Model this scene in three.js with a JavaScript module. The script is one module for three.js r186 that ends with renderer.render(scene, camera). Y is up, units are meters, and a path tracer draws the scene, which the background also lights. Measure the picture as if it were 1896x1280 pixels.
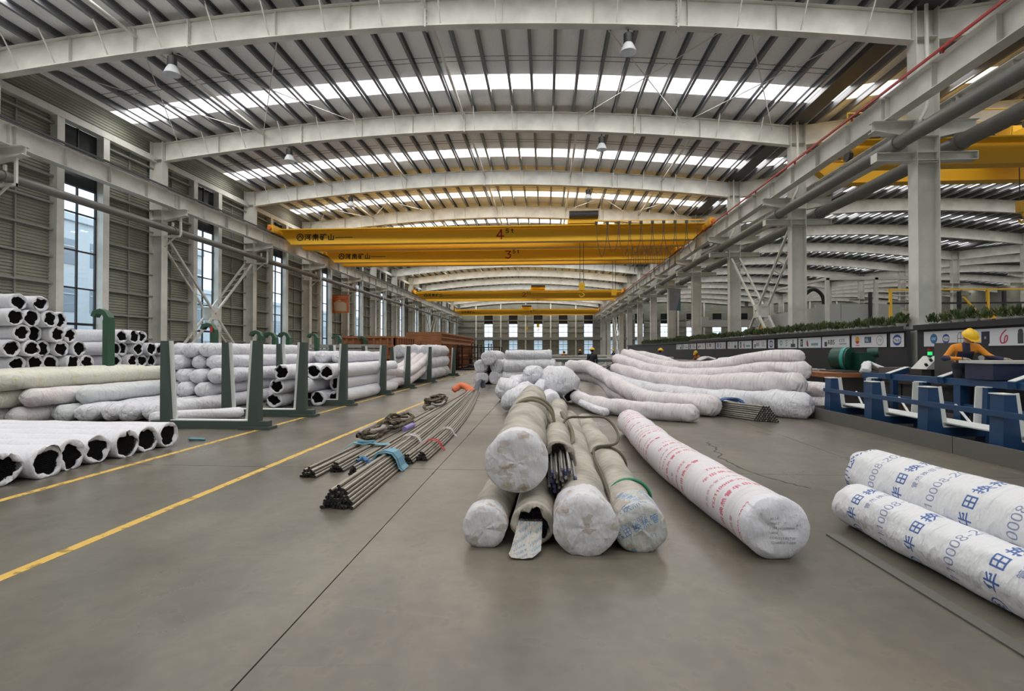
import * as THREE from 'three';
import { mergeGeometries } from 'three/addons/utils/BufferGeometryUtils.js';
import { MarchingCubes } from 'three/addons/objects/MarchingCubes.js';
import { RectAreaLightUniformsLib } from 'three/addons/lights/RectAreaLightUniformsLib.js';

// ---------- camera, sky, exposure ----------
RectAreaLightUniformsLib.init();
const scene = new THREE.Scene();
const camera = new THREE.PerspectiveCamera(2 * Math.atan(640 / 960) * 180 / Math.PI, 1896 / 1280, 0.1, 400);
camera.position.set(0, 1.62, 0);
camera.rotation.order = 'YXZ';
camera.rotation.y = Math.atan(64 / 960);
camera.rotation.x = Math.atan(10 / 960);
scene.background = new THREE.Color().setRGB(2.1, 2.25, 2.4);        // overcast sky
const renderer = new THREE.WebGLRenderer({ antialias: true });
renderer.toneMapping = THREE.LinearToneMapping;
renderer.toneMappingExposure = 1.05;
renderer.shadowMap.enabled = true;
const SKYLIGHT = 8.4;                                                 // daylight passing the translucent roof strips
const SKYTINT = new THREE.Color().setRGB(1.0, 0.985, 0.95);

// ---------- helpers ----------
let seed = 7;
const rnd = () => { seed = (seed + 0x6d2b79f5) | 0; let t = Math.imul(seed ^ (seed >>> 15), 1 | seed); t = (t + Math.imul(t ^ (t >>> 7), 61 | t)) ^ t; return ((t ^ (t >>> 14)) >>> 0) / 4294967296; };
const rr = (a, b) => a + (b - a) * rnd();
const V = (x, y, z) => new THREE.Vector3(x, y, z);
const lattice = new Float32Array(65536).map(() => rnd());
const hash2 = (x, y) => lattice[((x & 255) << 8) | (y & 255)];
function vnoise(x, y, px = 256, py = 256) {
  const ix = Math.floor(x), iy = Math.floor(y), fx = x - ix, fy = y - iy, u = fx * fx * (3 - 2 * fx), v = fy * fy * (3 - 2 * fy);
  const m = (a, p) => ((a % p) + p) % p, x0 = m(ix, px), x1 = m(ix + 1, px), y0 = m(iy, py), y1 = m(iy + 1, py);
  return (hash2(x0, y0) * (1 - u) + hash2(x1, y0) * u) * (1 - v) + (hash2(x0, y1) * (1 - u) + hash2(x1, y1) * u) * v;
}
function fbm(x, y, px, py, oct = 4) { let s = 0, a = 0.5, t = 0; for (let i = 0; i < oct; i++) { s += a * vnoise(x + i * 17, y + i * 31, px, py); t += a; a *= 0.5; x *= 2; y *= 2; px *= 2; py *= 2; } return s / t; }
function tex(w, h, fn, rep = 1, srgb = true, repY = rep) {                // fn(u,v) -> [r,g,b] in 0..1
  const d = new Uint8Array(w * h * 4);
  for (let y = 0; y < h; y++) for (let x = 0; x < w; x++) { const c = fn(x / w, y / h), o = (y * w + x) * 4; d[o] = c[0] * 255; d[o + 1] = c[1] * 255; d[o + 2] = c[2] * 255; d[o + 3] = 255; }
  const t = new THREE.DataTexture(d, w, h); t.wrapS = t.wrapT = THREE.RepeatWrapping; t.magFilter = THREE.LinearFilter; t.repeat.set(1 / rep, 1 / repY); t.needsUpdate = true;
  if (srgb) t.colorSpace = THREE.SRGBColorSpace; return t;
}
function canvasTex(w, h, draw, repX = 1, repY = 1) {
  const c = document.createElement('canvas'); c.width = w; c.height = h; const g = c.getContext('2d'); draw(g, w, h);
  const t = new THREE.CanvasTexture(c); t.wrapS = t.wrapT = THREE.RepeatWrapping; t.magFilter = THREE.LinearFilter; t.repeat.set(1 / repX, 1 / repY); t.colorSpace = THREE.SRGBColorSpace; return t;
}
const mat = (r, g, b, rough = 0.7, o = {}) => { const m = new THREE.MeshPhysicalMaterial({ roughness: rough, ...o }); m.color.setRGB(r, g, b); return m; };
function boxUV(g) {                                                     // uv in metres, by the way a face points
  const p = g.attributes.position, n = g.attributes.normal, uv = new Float32Array(p.count * 2);
  for (let i = 0; i < p.count; i++) {
    const ax = Math.abs(n.getX(i)), ay = Math.abs(n.getY(i)), az = Math.abs(n.getZ(i));
    const a = ay >= ax && ay >= az ? [p.getX(i), p.getZ(i)] : ax >= az ? [p.getZ(i), p.getY(i)] : [p.getX(i), p.getY(i)];
    uv[2 * i] = a[0]; uv[2 * i + 1] = a[1];
  }
  g.setAttribute('uv', new THREE.BufferAttribute(uv, 2)); return g;
}
function merge(list) {
  const a = list.flat(9).map((g) => { const q = g.index ? g.toNonIndexed() : g; for (const k of Object.keys(q.attributes)) if (!['position', 'normal', 'uv'].includes(k)) q.deleteAttribute(k); return q; });
  return a.length === 1 ? a[0] : mergeGeometries(a);
}
const G = (...list) => boxUV(merge(list));
const box = (w, h, d, x = 0, y = 0, z = 0) => new THREE.BoxGeometry(w, h, d).translate(x, y, z);
const lo = (x0, x1, y0, y1, z0, z1) => box(Math.abs(x1 - x0), Math.abs(y1 - y0), Math.abs(z1 - z0), (x0 + x1) / 2, (y0 + y1) / 2, (z0 + z1) / 2);
const frameAt = (a, b) => { const t = b.clone().sub(a).normalize(), up = Math.abs(t.y) > 0.95 ? V(0, 0, 1) : V(0, 1, 0), s = new THREE.Vector3().crossVectors(up, t).normalize(), u = new THREE.Vector3().crossVectors(t, s); return new THREE.Matrix4().makeBasis(s, u, t).setPosition(a.clone().add(b).multiplyScalar(0.5)); };
const bar = (a, b, w, h) => new THREE.BoxGeometry(w, h, a.distanceTo(b)).applyMatrix4(frameAt(a, b));
const cyl = (a, b, r, n = 10, r2 = r, open = false) => new THREE.CylinderGeometry(r2, r, a.distanceTo(b), n, 1, open).rotateX(Math.PI / 2).applyMatrix4(frameAt(a, b));
const ibeam = (a, b, h, w, tf = 0.02, tw = 0.012) => { const l = a.distanceTo(b), m = frameAt(a, b); return [box(tw, h - 2 * tf, l), box(w, tf, l, 0, h / 2 - tf / 2), box(w, tf, l, 0, -h / 2 + tf / 2)].map((g) => g.applyMatrix4(m)); };
const wire = (pts, r, n = 6, seg = 0) => new THREE.TubeGeometry(new THREE.CatmullRomCurve3(pts), seg || Math.max(6, pts.length * 5), r, n);
const poly = (pts, depth) => new THREE.ExtrudeGeometry(new THREE.Shape(pts.map((p) => new THREE.Vector2(p[0], p[1]))), { depth, bevelEnabled: false }).translate(0, 0, -depth / 2);
const used = new Map();
const numbered = (n) => { const k = used.get(n) || 0; used.set(n, k + 1); return k ? n + '_' + String(k).padStart(3, '0') : n; };
function put(parent, name, geo, m) { const o = new THREE.Mesh(geo, m); o.name = name; o.castShadow = o.receiveShadow = true; parent.add(o); return o; }
function thing(name, label, category, group) { const o = new THREE.Group(); o.name = numbered(name); o.userData = { label, category }; if (group) o.userData.group = group; scene.add(o); return o; }
function one(name, label, category, group, geo, m) { const o = put(scene, numbered(name), geo, m); o.userData = { label, category }; if (group) o.userData.group = group; return o; }
function struct(name, label, category) { const o = new THREE.Group(); o.name = name; o.userData = { kind: 'structure', label, category }; scene.add(o); return o; }
const ORD = ['first', 'second', 'third', 'fourth', 'fifth', 'sixth', 'seventh', 'eighth', 'ninth', 'tenth', 'eleventh', 'twelfth', 'thirteenth', 'fourteenth', 'fifteenth', 'sixteenth', 'seventeenth', 'eighteenth', 'nineteenth', 'twentieth'];

// ---------- materials ----------
const grey = (v) => [v, v, v];
const scratches = Array.from({ length: 150 }, () => [rnd(), rnd(), rr(-0.25, 0.25), rr(0.01, 0.05), rr(-0.035, 0.03)]);
const scr = (u, v) => { for (const [x, y, s, l, k] of scratches) { const d = u - x; if (Math.abs(d) < l && Math.abs(v - y - d * s) < 0.0007) return k; } return 0; };
const concreteMap = tex(1024, 1024, (u, v) => {
  const big = fbm(u * 4, v * 4, 4, 4, 5), mid = fbm(u * 20, v * 14, 20, 14, 4), st = fbm(u * 40, v * 5, 40, 5, 3), f = fbm(u * 128, v * 128, 128, 128, 2), sp = f > 0.78 ? -0.03 : 0;
  const k = 0.365 + (big - 0.5) * 0.16 + (mid - 0.5) * 0.10 + (st - 0.5) * 0.05 + (f - 0.5) * 0.06 + sp + scr(u, v);
  return [k * 1.04, k * 0.985, k * 0.88];
}, 11);
const concreteRough = tex(512, 512, (u, v) => grey(0.20 + 0.24 * fbm(u * 6, v * 6, 6, 6, 4)), 7, false);
const concrete = mat(1, 1, 1, 1, { map: concreteMap, roughnessMap: concreteRough });
const paintMap = tex(512, 512, (u, v) => { const k = 0.86 + (fbm(u * 6, v * 6, 6, 6, 5) - 0.5) * 0.16; return [k, k * 0.995, k * 0.97]; }, 3);
const whiteSteel = mat(1.0, 1.0, 0.985, 0.55, { map: paintMap });
const greySteel = mat(0.30, 0.30, 0.29, 0.5);
const darkSteel = mat(0.06, 0.06, 0.062, 0.5);
const black = mat(0.018, 0.018, 0.02, 0.5);
const galv = mat(0.20, 0.205, 0.22, 0.5, { metalness: 0.2 });
const foilBump = tex(512, 512, (u, v) => grey(fbm(u * 30, v * 14, 30, 14, 4)), 2, false);
const foil = mat(0.94, 0.94, 0.935, 0.6, { bumpMap: foilBump, bumpScale: 0.02 });
const cladMap = tex(512, 512, (u, v) => { const k = 0.62 + (fbm(u * 5, v * 9, 5, 9, 4) - 0.5) * 0.12; return [k, k, k * 0.93]; }, 4);
const clad = mat(0.86, 0.87, 0.84, 0.6, { map: cladMap });
const girtMat = mat(0.30, 0.30, 0.28, 0.6);
const panelGlow = mat(0.9, 0.9, 0.9, 0.8); panelGlow.emissive.setRGB(1, 0.985, 0.95); panelGlow.emissiveIntensity = 1.6;
const glass = mat(0.86, 0.93, 0.97, 0.02, { transmission: 1 });
const darkGlass = mat(0.02, 0.022, 0.026, 0.12);
const frameBlack = mat(0.02, 0.022, 0.028, 0.4);
const yellow = mat(0.95, 0.56, 0.035, 0.42);
const yellowLine = mat(1, 1, 1, 0.55, { map: tex(256, 256, (u, v) => { const w = fbm(u * 30, v * 30, 30, 30, 4) > 0.66 ? 0.72 : 1; return [0.82 * w, 0.67 * w, 0.30 * w]; }, 1.5) });
const red = mat(0.45, 0.03, 0.03, 0.5);
const pipeMat = mat(0.17, 0.165, 0.152, 0.45);
const rackGreen = mat(0.052, 0.075, 0.063, 0.5);
const hookGreen = mat(0.028, 0.085, 0.045, 0.5);
const nylon = mat(0.72, 0.74, 0.72, 0.6);
const blueSteel = mat(0.014, 0.055, 0.135, 0.42);
const orange = mat(0.85, 0.2, 0.05, 0.6);

// ---------- the halls: three bays side by side, frames every 8 m ----------
const XC = -3.9, SPAN = 30.7, HALF = 15.02, BAY = 8, Z0 = -16.5, NMIN = -4, NMAX = 12;       // frame n stands at Z0 - 8 n
const zf = (n) => Z0 - BAY * n;
const ZBACK = zf(NMAX), ZFRONT = zf(NMIN);
const arch = (x) => 12.10 - 1.08 * Math.pow(Math.min(1, Math.abs(x) / HALF), 1.8);            // underside of a rafter
const SHEET = 1.18;
const archPts = (x0, x1, n, dy) => Array.from({ length: n + 1 }, (_, i) => { const x = x0 + (x1 - x0) * i / n; return [x, arch(x) + dy]; });
const ribbon = (x0, x1, n, dy, th, depth) => poly([...archPts(x0, x1, n, dy), ...archPts(x0, x1, n, dy + th).reverse()], depth);
const STRIP_Z = 2.3, STRIP_W = 1.25;                                                            // skylight strip: before each frame, across the roof

// floor: cast slabs with open joints
const floor = struct('floor', 'polished grey concrete floor cast in slabs with narrow joints', 'floor');
put(floor, 'subfloor', G(lo(-20.2, 74, -0.6, -0.1, ZBACK - 0.5, ZFRONT + 0.5)), mat(0.035, 0.033, 0.03, 0.9));
{
  const xs = [-20.2, -13.5, -7.5, -1.5, 4.5, 10.5], zs = []; for (let z = ZFRONT + 0.5; z > ZBACK; z -= 6) zs.push(z);
  const zj = [ZFRONT + 0.5]; for (let z = 10.97; z > ZBACK; z -= 6) zj.push(z); zj.push(ZBACK - 0.4);
  for (let i = 0; i < 5; i++) for (let j = 0; j < zj.length - 1; j++) {
    const g = 0.005, near = zj[j] > -40;
    if (!near && i % 1 === 0 && j % 3) continue;
    const z1 = near ? zj[j + 1] : zj[Math.min(j + 3, zj.length - 1)];
    put(floor, 'slab', G(lo(xs[i] + g, xs[i + 1] - g, -0.1, 0, zj[j] - g, z1 + g)), concrete);
  }
  put(floor, 'slab', G(lo(10.51, 74, -0.1, 0, ZFRONT + 0.5, ZBACK - 0.4)), concrete);
}
const line = (x, z0, z1, l) => { const o = put(floor, 'painted_line', G(lo(x - 0.05, x + 0.05, 0, 0.002, z0, z1)), yellowLine); return o; };
line(-3.88, 6, -17.5); line(-5.9, 6, -44);
{ const s0 = [[2.9, -9.5], [2.78, -9.15], [2.86, -8.95], [2.7, -8.6], [2.74, -8.35], [2.6, -8.1], [2.66, -7.7], [2.72, -7.15], [2.82, -6.85], [2.93, -6.6], [3.0, -6.5], [3.1, -6.35]], pts = [], q = [], s = []; s0.forEach((p, i) => { s.push(p); const e = s0[i + 1]; if (e) for (const f of [0.25, 0.5, 0.75]) s.push([p[0] + (e[0] - p[0]) * f + rr(-0.03, 0.03), p[1] + (e[1] - p[1]) * f]); });
  s.forEach(([x, z], i) => { const w = 0.004 + 0.014 * rnd() * (i > 0 && i < s.length - 1); pts.push([x - w, -z]); q.unshift([x + w, -z]); });
  put(floor, 'crack', G(poly([...pts, ...q], 0.002).rotateX(-Math.PI / 2).translate(0, 0.001, 0)), black); }

// roof
const ceiling = struct('ceiling', 'curved steel roof with pale lining, purlins and translucent daylight strips', 'roof');
const purlinSec = (l) => G(box(0.008, 0.27, l, -0.05), box(0.11, 0.008, l, 0, 0.131), box(0.11, 0.008, l, 0, -0.131), box(0.008, 0.04, l, 0.051, -0.115));
const purlin8 = purlinSec(BAY), far = [];
for (let h = 0; h < 3; h++) {
  const xc = XC + SPAN * h, n0 = h ? -1 : NMIN;
  const sheet = (z0, z1) => { const g = G(ribbon(-15.36, 15.36, 32, SHEET, 0.05, Math.abs(z1 - z0))); const o = put(ceiling, 'roof_sheet', g, foil); o.position.set(xc, 0, (z0 + z1) / 2); };
  let z = zf(h ? -2 : NMIN);
  for (let n = n0 + 1; n <= NMAX; n++) { const c = zf(n) + STRIP_Z; sheet(z, c + STRIP_W / 2); z = c - STRIP_W / 2; }
  sheet(z, ZBACK - 0.3);
  for (let n = n0 + 1; n <= NMAX; n++) {
    const zc = zf(n) + STRIP_Z, full = h === 0;
    for (let k = 0; k < 8; k++) {                                     // emissive sheets, 3.8 m each
      const a = -15.36 + 3.84 * k, o = put(ceiling, 'skylight_panel', G(ribbon(a + 0.01, a + 3.83, 4, SHEET + 0.005, 0.03, STRIP_W)), panelGlow); o.position.set(xc, 0, zc);
    }
    const cuts = full ? [-15.2, -7.6, 0, 7.6, 15.2] : [-15.2, 0, 15.2];
    for (let k = 0; k < cuts.length - 1; k++) {
      const a = V(cuts[k], arch(cuts[k]) + SHEET - 0.02, 0), b = V(cuts[k + 1], arch(cuts[k + 1]) + SHEET - 0.02, 0);
      const L = new THREE.RectAreaLight(SKYTINT, SKYLIGHT * [1, 0.42, 0.32][h], a.distanceTo(b), STRIP_W); L.name = 'skylight';
      const ang = Math.atan2(b.y - a.y, b.x - a.x);
      L.quaternion.setFromEuler(new THREE.Euler(0, 0, ang)).multiply(new THREE.Quaternion().setFromEuler(new THREE.Euler(-Math.PI / 2, 0, 0)));
      L.position.set(xc + (a.x + b.x) / 2, (a.y + b.y) / 2, zc); scene.add(L);
    }
  }
  for (let k = 0; k < 32; k++) {
    const x = -14.55 + k * 29.1 / 31, y = arch(x) + SHEET - 0.137, flip = x > 0;
    for (let n = n0; n < NMAX; n++) {
      const zc = zf(n) - BAY / 2, near = h === 0 && n >= -1 && n < 7;
      if (near) { const o = put(ceiling, 'purlin', purlin8, galv); o.position.set(xc + x, y, zc); if (flip) o.rotation.y = Math.PI; }
      else far.push(purlin8.clone().rotateY(flip ? Math.PI : 0).translate(xc + x, y, zc));
    }
  }
  const rods = []; for (let n = n0; n < 4; n++) for (const dz of [-0.16, 0.16]) rods.push(ribbon(-14.6, 14.6, 24, SHEET - 0.12, 0.014, 0.014).translate(xc, 0, zf(n) - 3.7 + dz));
  if (!h) put(ceiling, 'sag_rods', G(rods), darkSteel).userData.kind = 'stuff';
}
{ const o = put(ceiling, 'purlin_run', G(far), galv); o.userData.kind = 'stuff'; }
// tubular struts between rafters
for (let n = -1; n < 7; n++) for (const x of [-9.9, 0, 5.4, -5.0, 11].slice(0, n < 1 ? 2 : 5)) {
  const o = put(ceiling, 'strut', G(cyl(V(0, 0, -4), V(0, 0, 4), 0.06, 10)), whiteSteel); o.position.set(XC + x, arch(x) + 0.62, zf(n) - 4);
}
// round tie rods crossing two roof bays
for (const n of [0, 2]) for (const [a, b] of [[-14.2, -9.9], [-9.9, -5], [5.4, 10.2], [10.2, 14.2]]) for (const s of [1, -1]) { const o = put(ceiling, 'tie_rod', G(cyl(V(a, arch(a) + 0.6, s * 3.85), V(b, arch(b) + 0.6, -s * 3.85), 0.018, 6)), whiteSteel); o.position.set(XC, 0, zf(n) - 4); }
// valley gutters along the inner column rows
for (const h of [0, 1]) put(ceiling, 'valley_gutter', G(lo(XC + SPAN * h + 15.0, XC + SPAN * h + 15.7, 12.0, 12.06, ZFRONT, ZBACK), lo(XC + SPAN * h + 14.98, XC + SPAN * h + 15.0, 12.0, 12.3, ZFRONT, ZBACK), lo(XC + SPAN * h + 15.7, XC + SPAN * h + 15.72, 12.0, 12.3, ZFRONT, ZBACK)), darkSteel);

// rafters
const rafterParts = (() => {
  const web = G(poly([...archPts(-15, 15, 30, 0), ...archPts(-15, 15, 30, 0.9).reverse()], 0.014));
  return { web, bottom: G(ribbon(-15, 15, 30, 0, 0.02, 0.3)), top: G(ribbon(-15, 15, 30, 0.88, 0.02, 0.3)), stiff: G(box(0.012, 0.86, 0.28)), joint: G(box(0.05, 0.96, 0.32), ...[-0.3, -0.1, 0.1, 0.3].map((y) => box(0.09, 0.035, 0.24, 0, y))), brace: G(bar(V(0, 0.06, 0.13), V(0, 0.98, 0.75), 0.035, 0.035)) };
})();
for (let h = 0; h < 3; h++) for (let n = h ? -1 : NMIN; n <= NMAX; n++) {
  if (h === 2 && n < 1) continue;
  const where = ['main hall', 'adjoining hall beyond the middle columns', 'farthest hall'][h];
  const r = thing('roof_rafter', n < -0.5 && h === 0 ? 'white arched roof rafter over the near floor out of view' : `white arched steel roof rafter, ${n < 0 ? 'nearest' : ORD[n]} one counted down the ${where}`, 'rafter', 'roof rafters');
  if (n < 0 && h === 0) r.userData.label = `white arched steel roof rafter overhead, ${ORD[-n - 1]} behind the viewer`;
  put(r, 'web', rafterParts.web, whiteSteel); put(r, 'bottom_flange', rafterParts.bottom, whiteSteel); put(r, 'top_flange', rafterParts.top, whiteSteel);
  if (n > -2 && n < 7 && h === 0) {
    for (const x of [-12.2, -9.9, -5, -2.5, 2.5, 5.4, 8.3, 11]) put(r, 'stiffener', rafterParts.stiff, whiteSteel).position.set(x, arch(x) + 0.45, 0);
    for (const x of [-8, 0, 8]) put(r, 'bolted_joint', rafterParts.joint, whiteSteel).position.set(x, arch(x) + 0.44, 0);
    for (const x of [-14, -12.7, -10.8, -8.9, -7, -5.2, -3.3, -1.4, 0.5, 2.3, 4.2, 6.1, 8, 9.8, 11.7, 13.6]) put(r, 'fly_brace', rafterParts.brace, whiteSteel).position.set(x, arch(x), 0);
  }
  r.position.set(XC + SPAN * h, 0, zf(n));
}
// columns
const colGeo = (hgt, dep) => ({ web: G(box(dep - 0.04, hgt, 0.016, 0, hgt / 2, 0)), fl: G(box(0.02, hgt, 0.42, 0, hgt / 2, 0)), base: G(box(dep + 0.2, 0.03, 0.62, 0, 0.015, 0), ...[-0.2, 0.2].flatMap((x) => [-0.24, 0.24].map((z) => cyl(V(x, 0.03, z), V(x, 0.11, z), 0.018, 6)))), plate: G(box(dep - 0.04, 0.016, 0.4)) });
const col65 = colGeo(12.0, 0.65);
function column(x, n, label, group, kind) {
  const c = thing('steel_column', label, 'column', group);
  put(c, 'web', col65.web, whiteSteel);
  for (const s of [-1, 1]) put(c, 'flange', col65.fl, whiteSteel).position.x = s * 0.315;
  put(c, 'base_plate', col65.base, greySteel);
  for (const y of [7.3, 8.1, 8.6, 11.1]) put(c, 'stiffener', col65.plate, whiteSteel).position.y = y;
  const side = kind === 'wall' ? [1] : [1, -1];
  for (const s of side) {
    put(c, 'corbel', G(poly([[0, 0], [1.2, 0.25], [1.2, 0.55], [0, 0.55]], 0.02).translate(0.32, 8.06, 0), box(1.2, 0.02, 0.3, 0.92, 8.6, 0), box(1.22, 0.02, 0.3, 0, 0, 0).rotateZ(0.205).translate(0.92, 8.19, 0)).rotateY(s > 0 ? 0 : Math.PI), whiteSteel);
  }
  if (kind === 'wall') put(c, 'pipe_bracket', G(box(0.9, 0.1, 0.1, 0.75, 7.3, 0), box(0.08, 1.0, 0.08, 1.16, 7.75, 0), box(0.08, 0.7, 0.08, 0.75, 7.65, 0), bar(V(0.32, 6.8, 0), V(0.9, 7.28, 0), 0.06, 0.06)), whiteSteel);
  else put(c, 'pipe_arm', G(ibeam(V(-1.45, 7.5, 0), V(1.45, 7.5, 0), 0.26, 0.3), box(0.02, 0.26, 0.3, -1.45, 7.5, 0), box(0.02, 0.26, 0.3, 1.45, 7.5, 0), box(0.4, 0.03, 0.2, -0.9, 7.645, 0)), whiteSteel);
  c.position.set(x, 0, zf(n)); return c;
}
const cnt = (n) => n < 0 ? `${ORD[-n - 1]} behind the viewer` : `${ORD[n]} down the row`;
for (let n = NMIN; n < NMAX; n++) {
  column(-19.255, n, n < 1 ? `white steel column on the louvred wall, out of view, ${ORD[-n]} behind` : `white steel column on the window wall, ${ORD[n - 1]} one in view`, 'window wall columns', 'wall');
  const m = column(11.445, n, n < 0 ? `white steel middle column, ${ORD[-n - 1]} behind the viewer` : `white steel middle column between the halls, ${ORD[n]} down the row`, 'middle columns', 'mid');
  if (n > -2) { const d = put(m, 'rain_pipe', G(wire([V(-0.1, 12.1, 0.3), V(-0.1, 9.3, 0.3), V(-0.12, 8.9, 0.3), V(-0.32, 8.5, 0.32), V(-0.34, 8.2, 0.3), V(-0.34, 8.0, 0.3)], 0.055, 8, 30)), whiteSteel); }
  if (n > -1) column(42.145, n, `pale steel column beyond the adjoining hall, ${ORD[n]} down the row`, 'far columns', 'mid');
}

// crane runways
function runway(xb, label, group, rail) {
  const t = thing('crane_runway', label, 'crane runway', group);
  const seg = G(ibeam(V(0, 0, -BAY / 2 + 0.01), V(0, 0, BAY / 2 - 0.01), 0.74, 0.36, 0.024, 0.014)), st = G(box(0.3, 0.69, 0.012));
  for (let n = NMIN; n < NMAX; n++) { const s = put(t, 'beam_segment', seg, whiteSteel); s.position.set(xb, 8.99, zf(n) - 4); if (n > -2 && n < 6) for (const z of [-3.9, -2, 0, 2, 3.9]) put(s, 'stiffener', st, whiteSteel).position.z = z; }
  put(t, 'rail', G(lo(xb - 0.04, xb + 0.04, 9.36, 9.46, ZFRONT, ZBACK)), darkSteel);
  return t;
}
runway(-18.35, 'white crane runway beam with dark rail along the window wall', 'crane runways');
runway(10.42, 'white crane runway beam with red conductor on the main hall side of the columns', 'crane runways');
runway(12.47, 'white crane runway beam on the adjoining hall side of the middle columns', 'crane runways');
one('conductor_bar', 'thin red conductor bar running above the near side of the runway beam', 'conductor bar', null, G(lo(10.14, 10.2, 9.4, 9.46, ZFRONT, ZBACK), ...Array.from({ length: 30 }, (_, i) => box(0.05, 0.14, 0.05, 10.2, 9.38, 10 - i * 4))), red);
one('cable_tray', 'dark cable run along the top of the window wall runway', 'cable', null, G(lo(-18.12, -18.02, 9.4, 9.46, ZFRONT, ZBACK)), darkSteel);
// pipes
const pipe = (x, y, r, label) => { const p = thing('service_pipe', label, 'pipe', 'service pipes'); for (let n = NMIN; n < NMAX; n++) { put(p, 'pipe_length', G(cyl(V(x, y, zf(n)), V(x, y, zf(n + 1)), r, 20, r, true)), pipeMat); put(p, 'flange_ring', G(cyl(V(x, y, zf(n) + 0.3), V(x, y, zf(n) + 0.2), r + 0.035, 20)), pipeMat); } };
pipe(-18.3, 7.53, 0.16, 'grey service pipe hung along the window wall columns');
pipe(10.55, 7.86, 0.2, 'grey service pipe carried on the main hall side of the column arms');
pipe(12.35, 7.87, 0.23, 'thick grey service pipe on the adjoining hall side of the column arms');

// laced cross bracing
function bracing(x, n, y1, label) {
  const t = thing('cross_bracing', label, 'bracing'), za = zf(n) - 0.3, zb = zf(n + 1) + 0.3;
  for (const [p, q] of [[V(x, y1, za), V(x, 0.3, zb)], [V(x, 0.3, za), V(x, y1, zb)]]) {
    const d = q.clone().sub(p).normalize(), L = p.distanceTo(q), b = new THREE.Group(); b.name = 'brace'; t.add(b);
    for (const s of [-0.24, 0.24]) put(b, 'chord', G(bar(p.clone().add(V(s, 0, 0)), q.clone().add(V(s, 0, 0)), 0.1, 0.1)), whiteSteel);
    const near = n < 3; for (let i = 0; i < (near ? L / 0.6 - 1 : 0); i++) { const a = p.clone().addScaledVector(d, 0.5 + i * 0.6), c = p.clone().addScaledVector(d, 0.8 + i * 0.6); put(b, 'lacing_bar', G(bar(a.add(V(-0.24, 0, 0)), c.add(V(0.24, 0, 0)), 0.035, 0.035)), whiteSteel); }
  }
  put(t, 'gusset', G(box(0.56, 0.7, 0.7, x, (y1 + 0.3) / 2, (za + zb) / 2)), whiteSteel);
}
bracing(-19.2, 1, 7.2, 'white laced cross bracing in front of the second window');
bracing(11.445, 1, 7.2, 'white laced cross bracing between the second and third middle columns');
bracing(-19.2, 8, 7.2, 'white laced cross bracing far down the window wall');
bracing(11.445, 8, 7.2, 'white laced cross bracing far down the middle columns');

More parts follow.
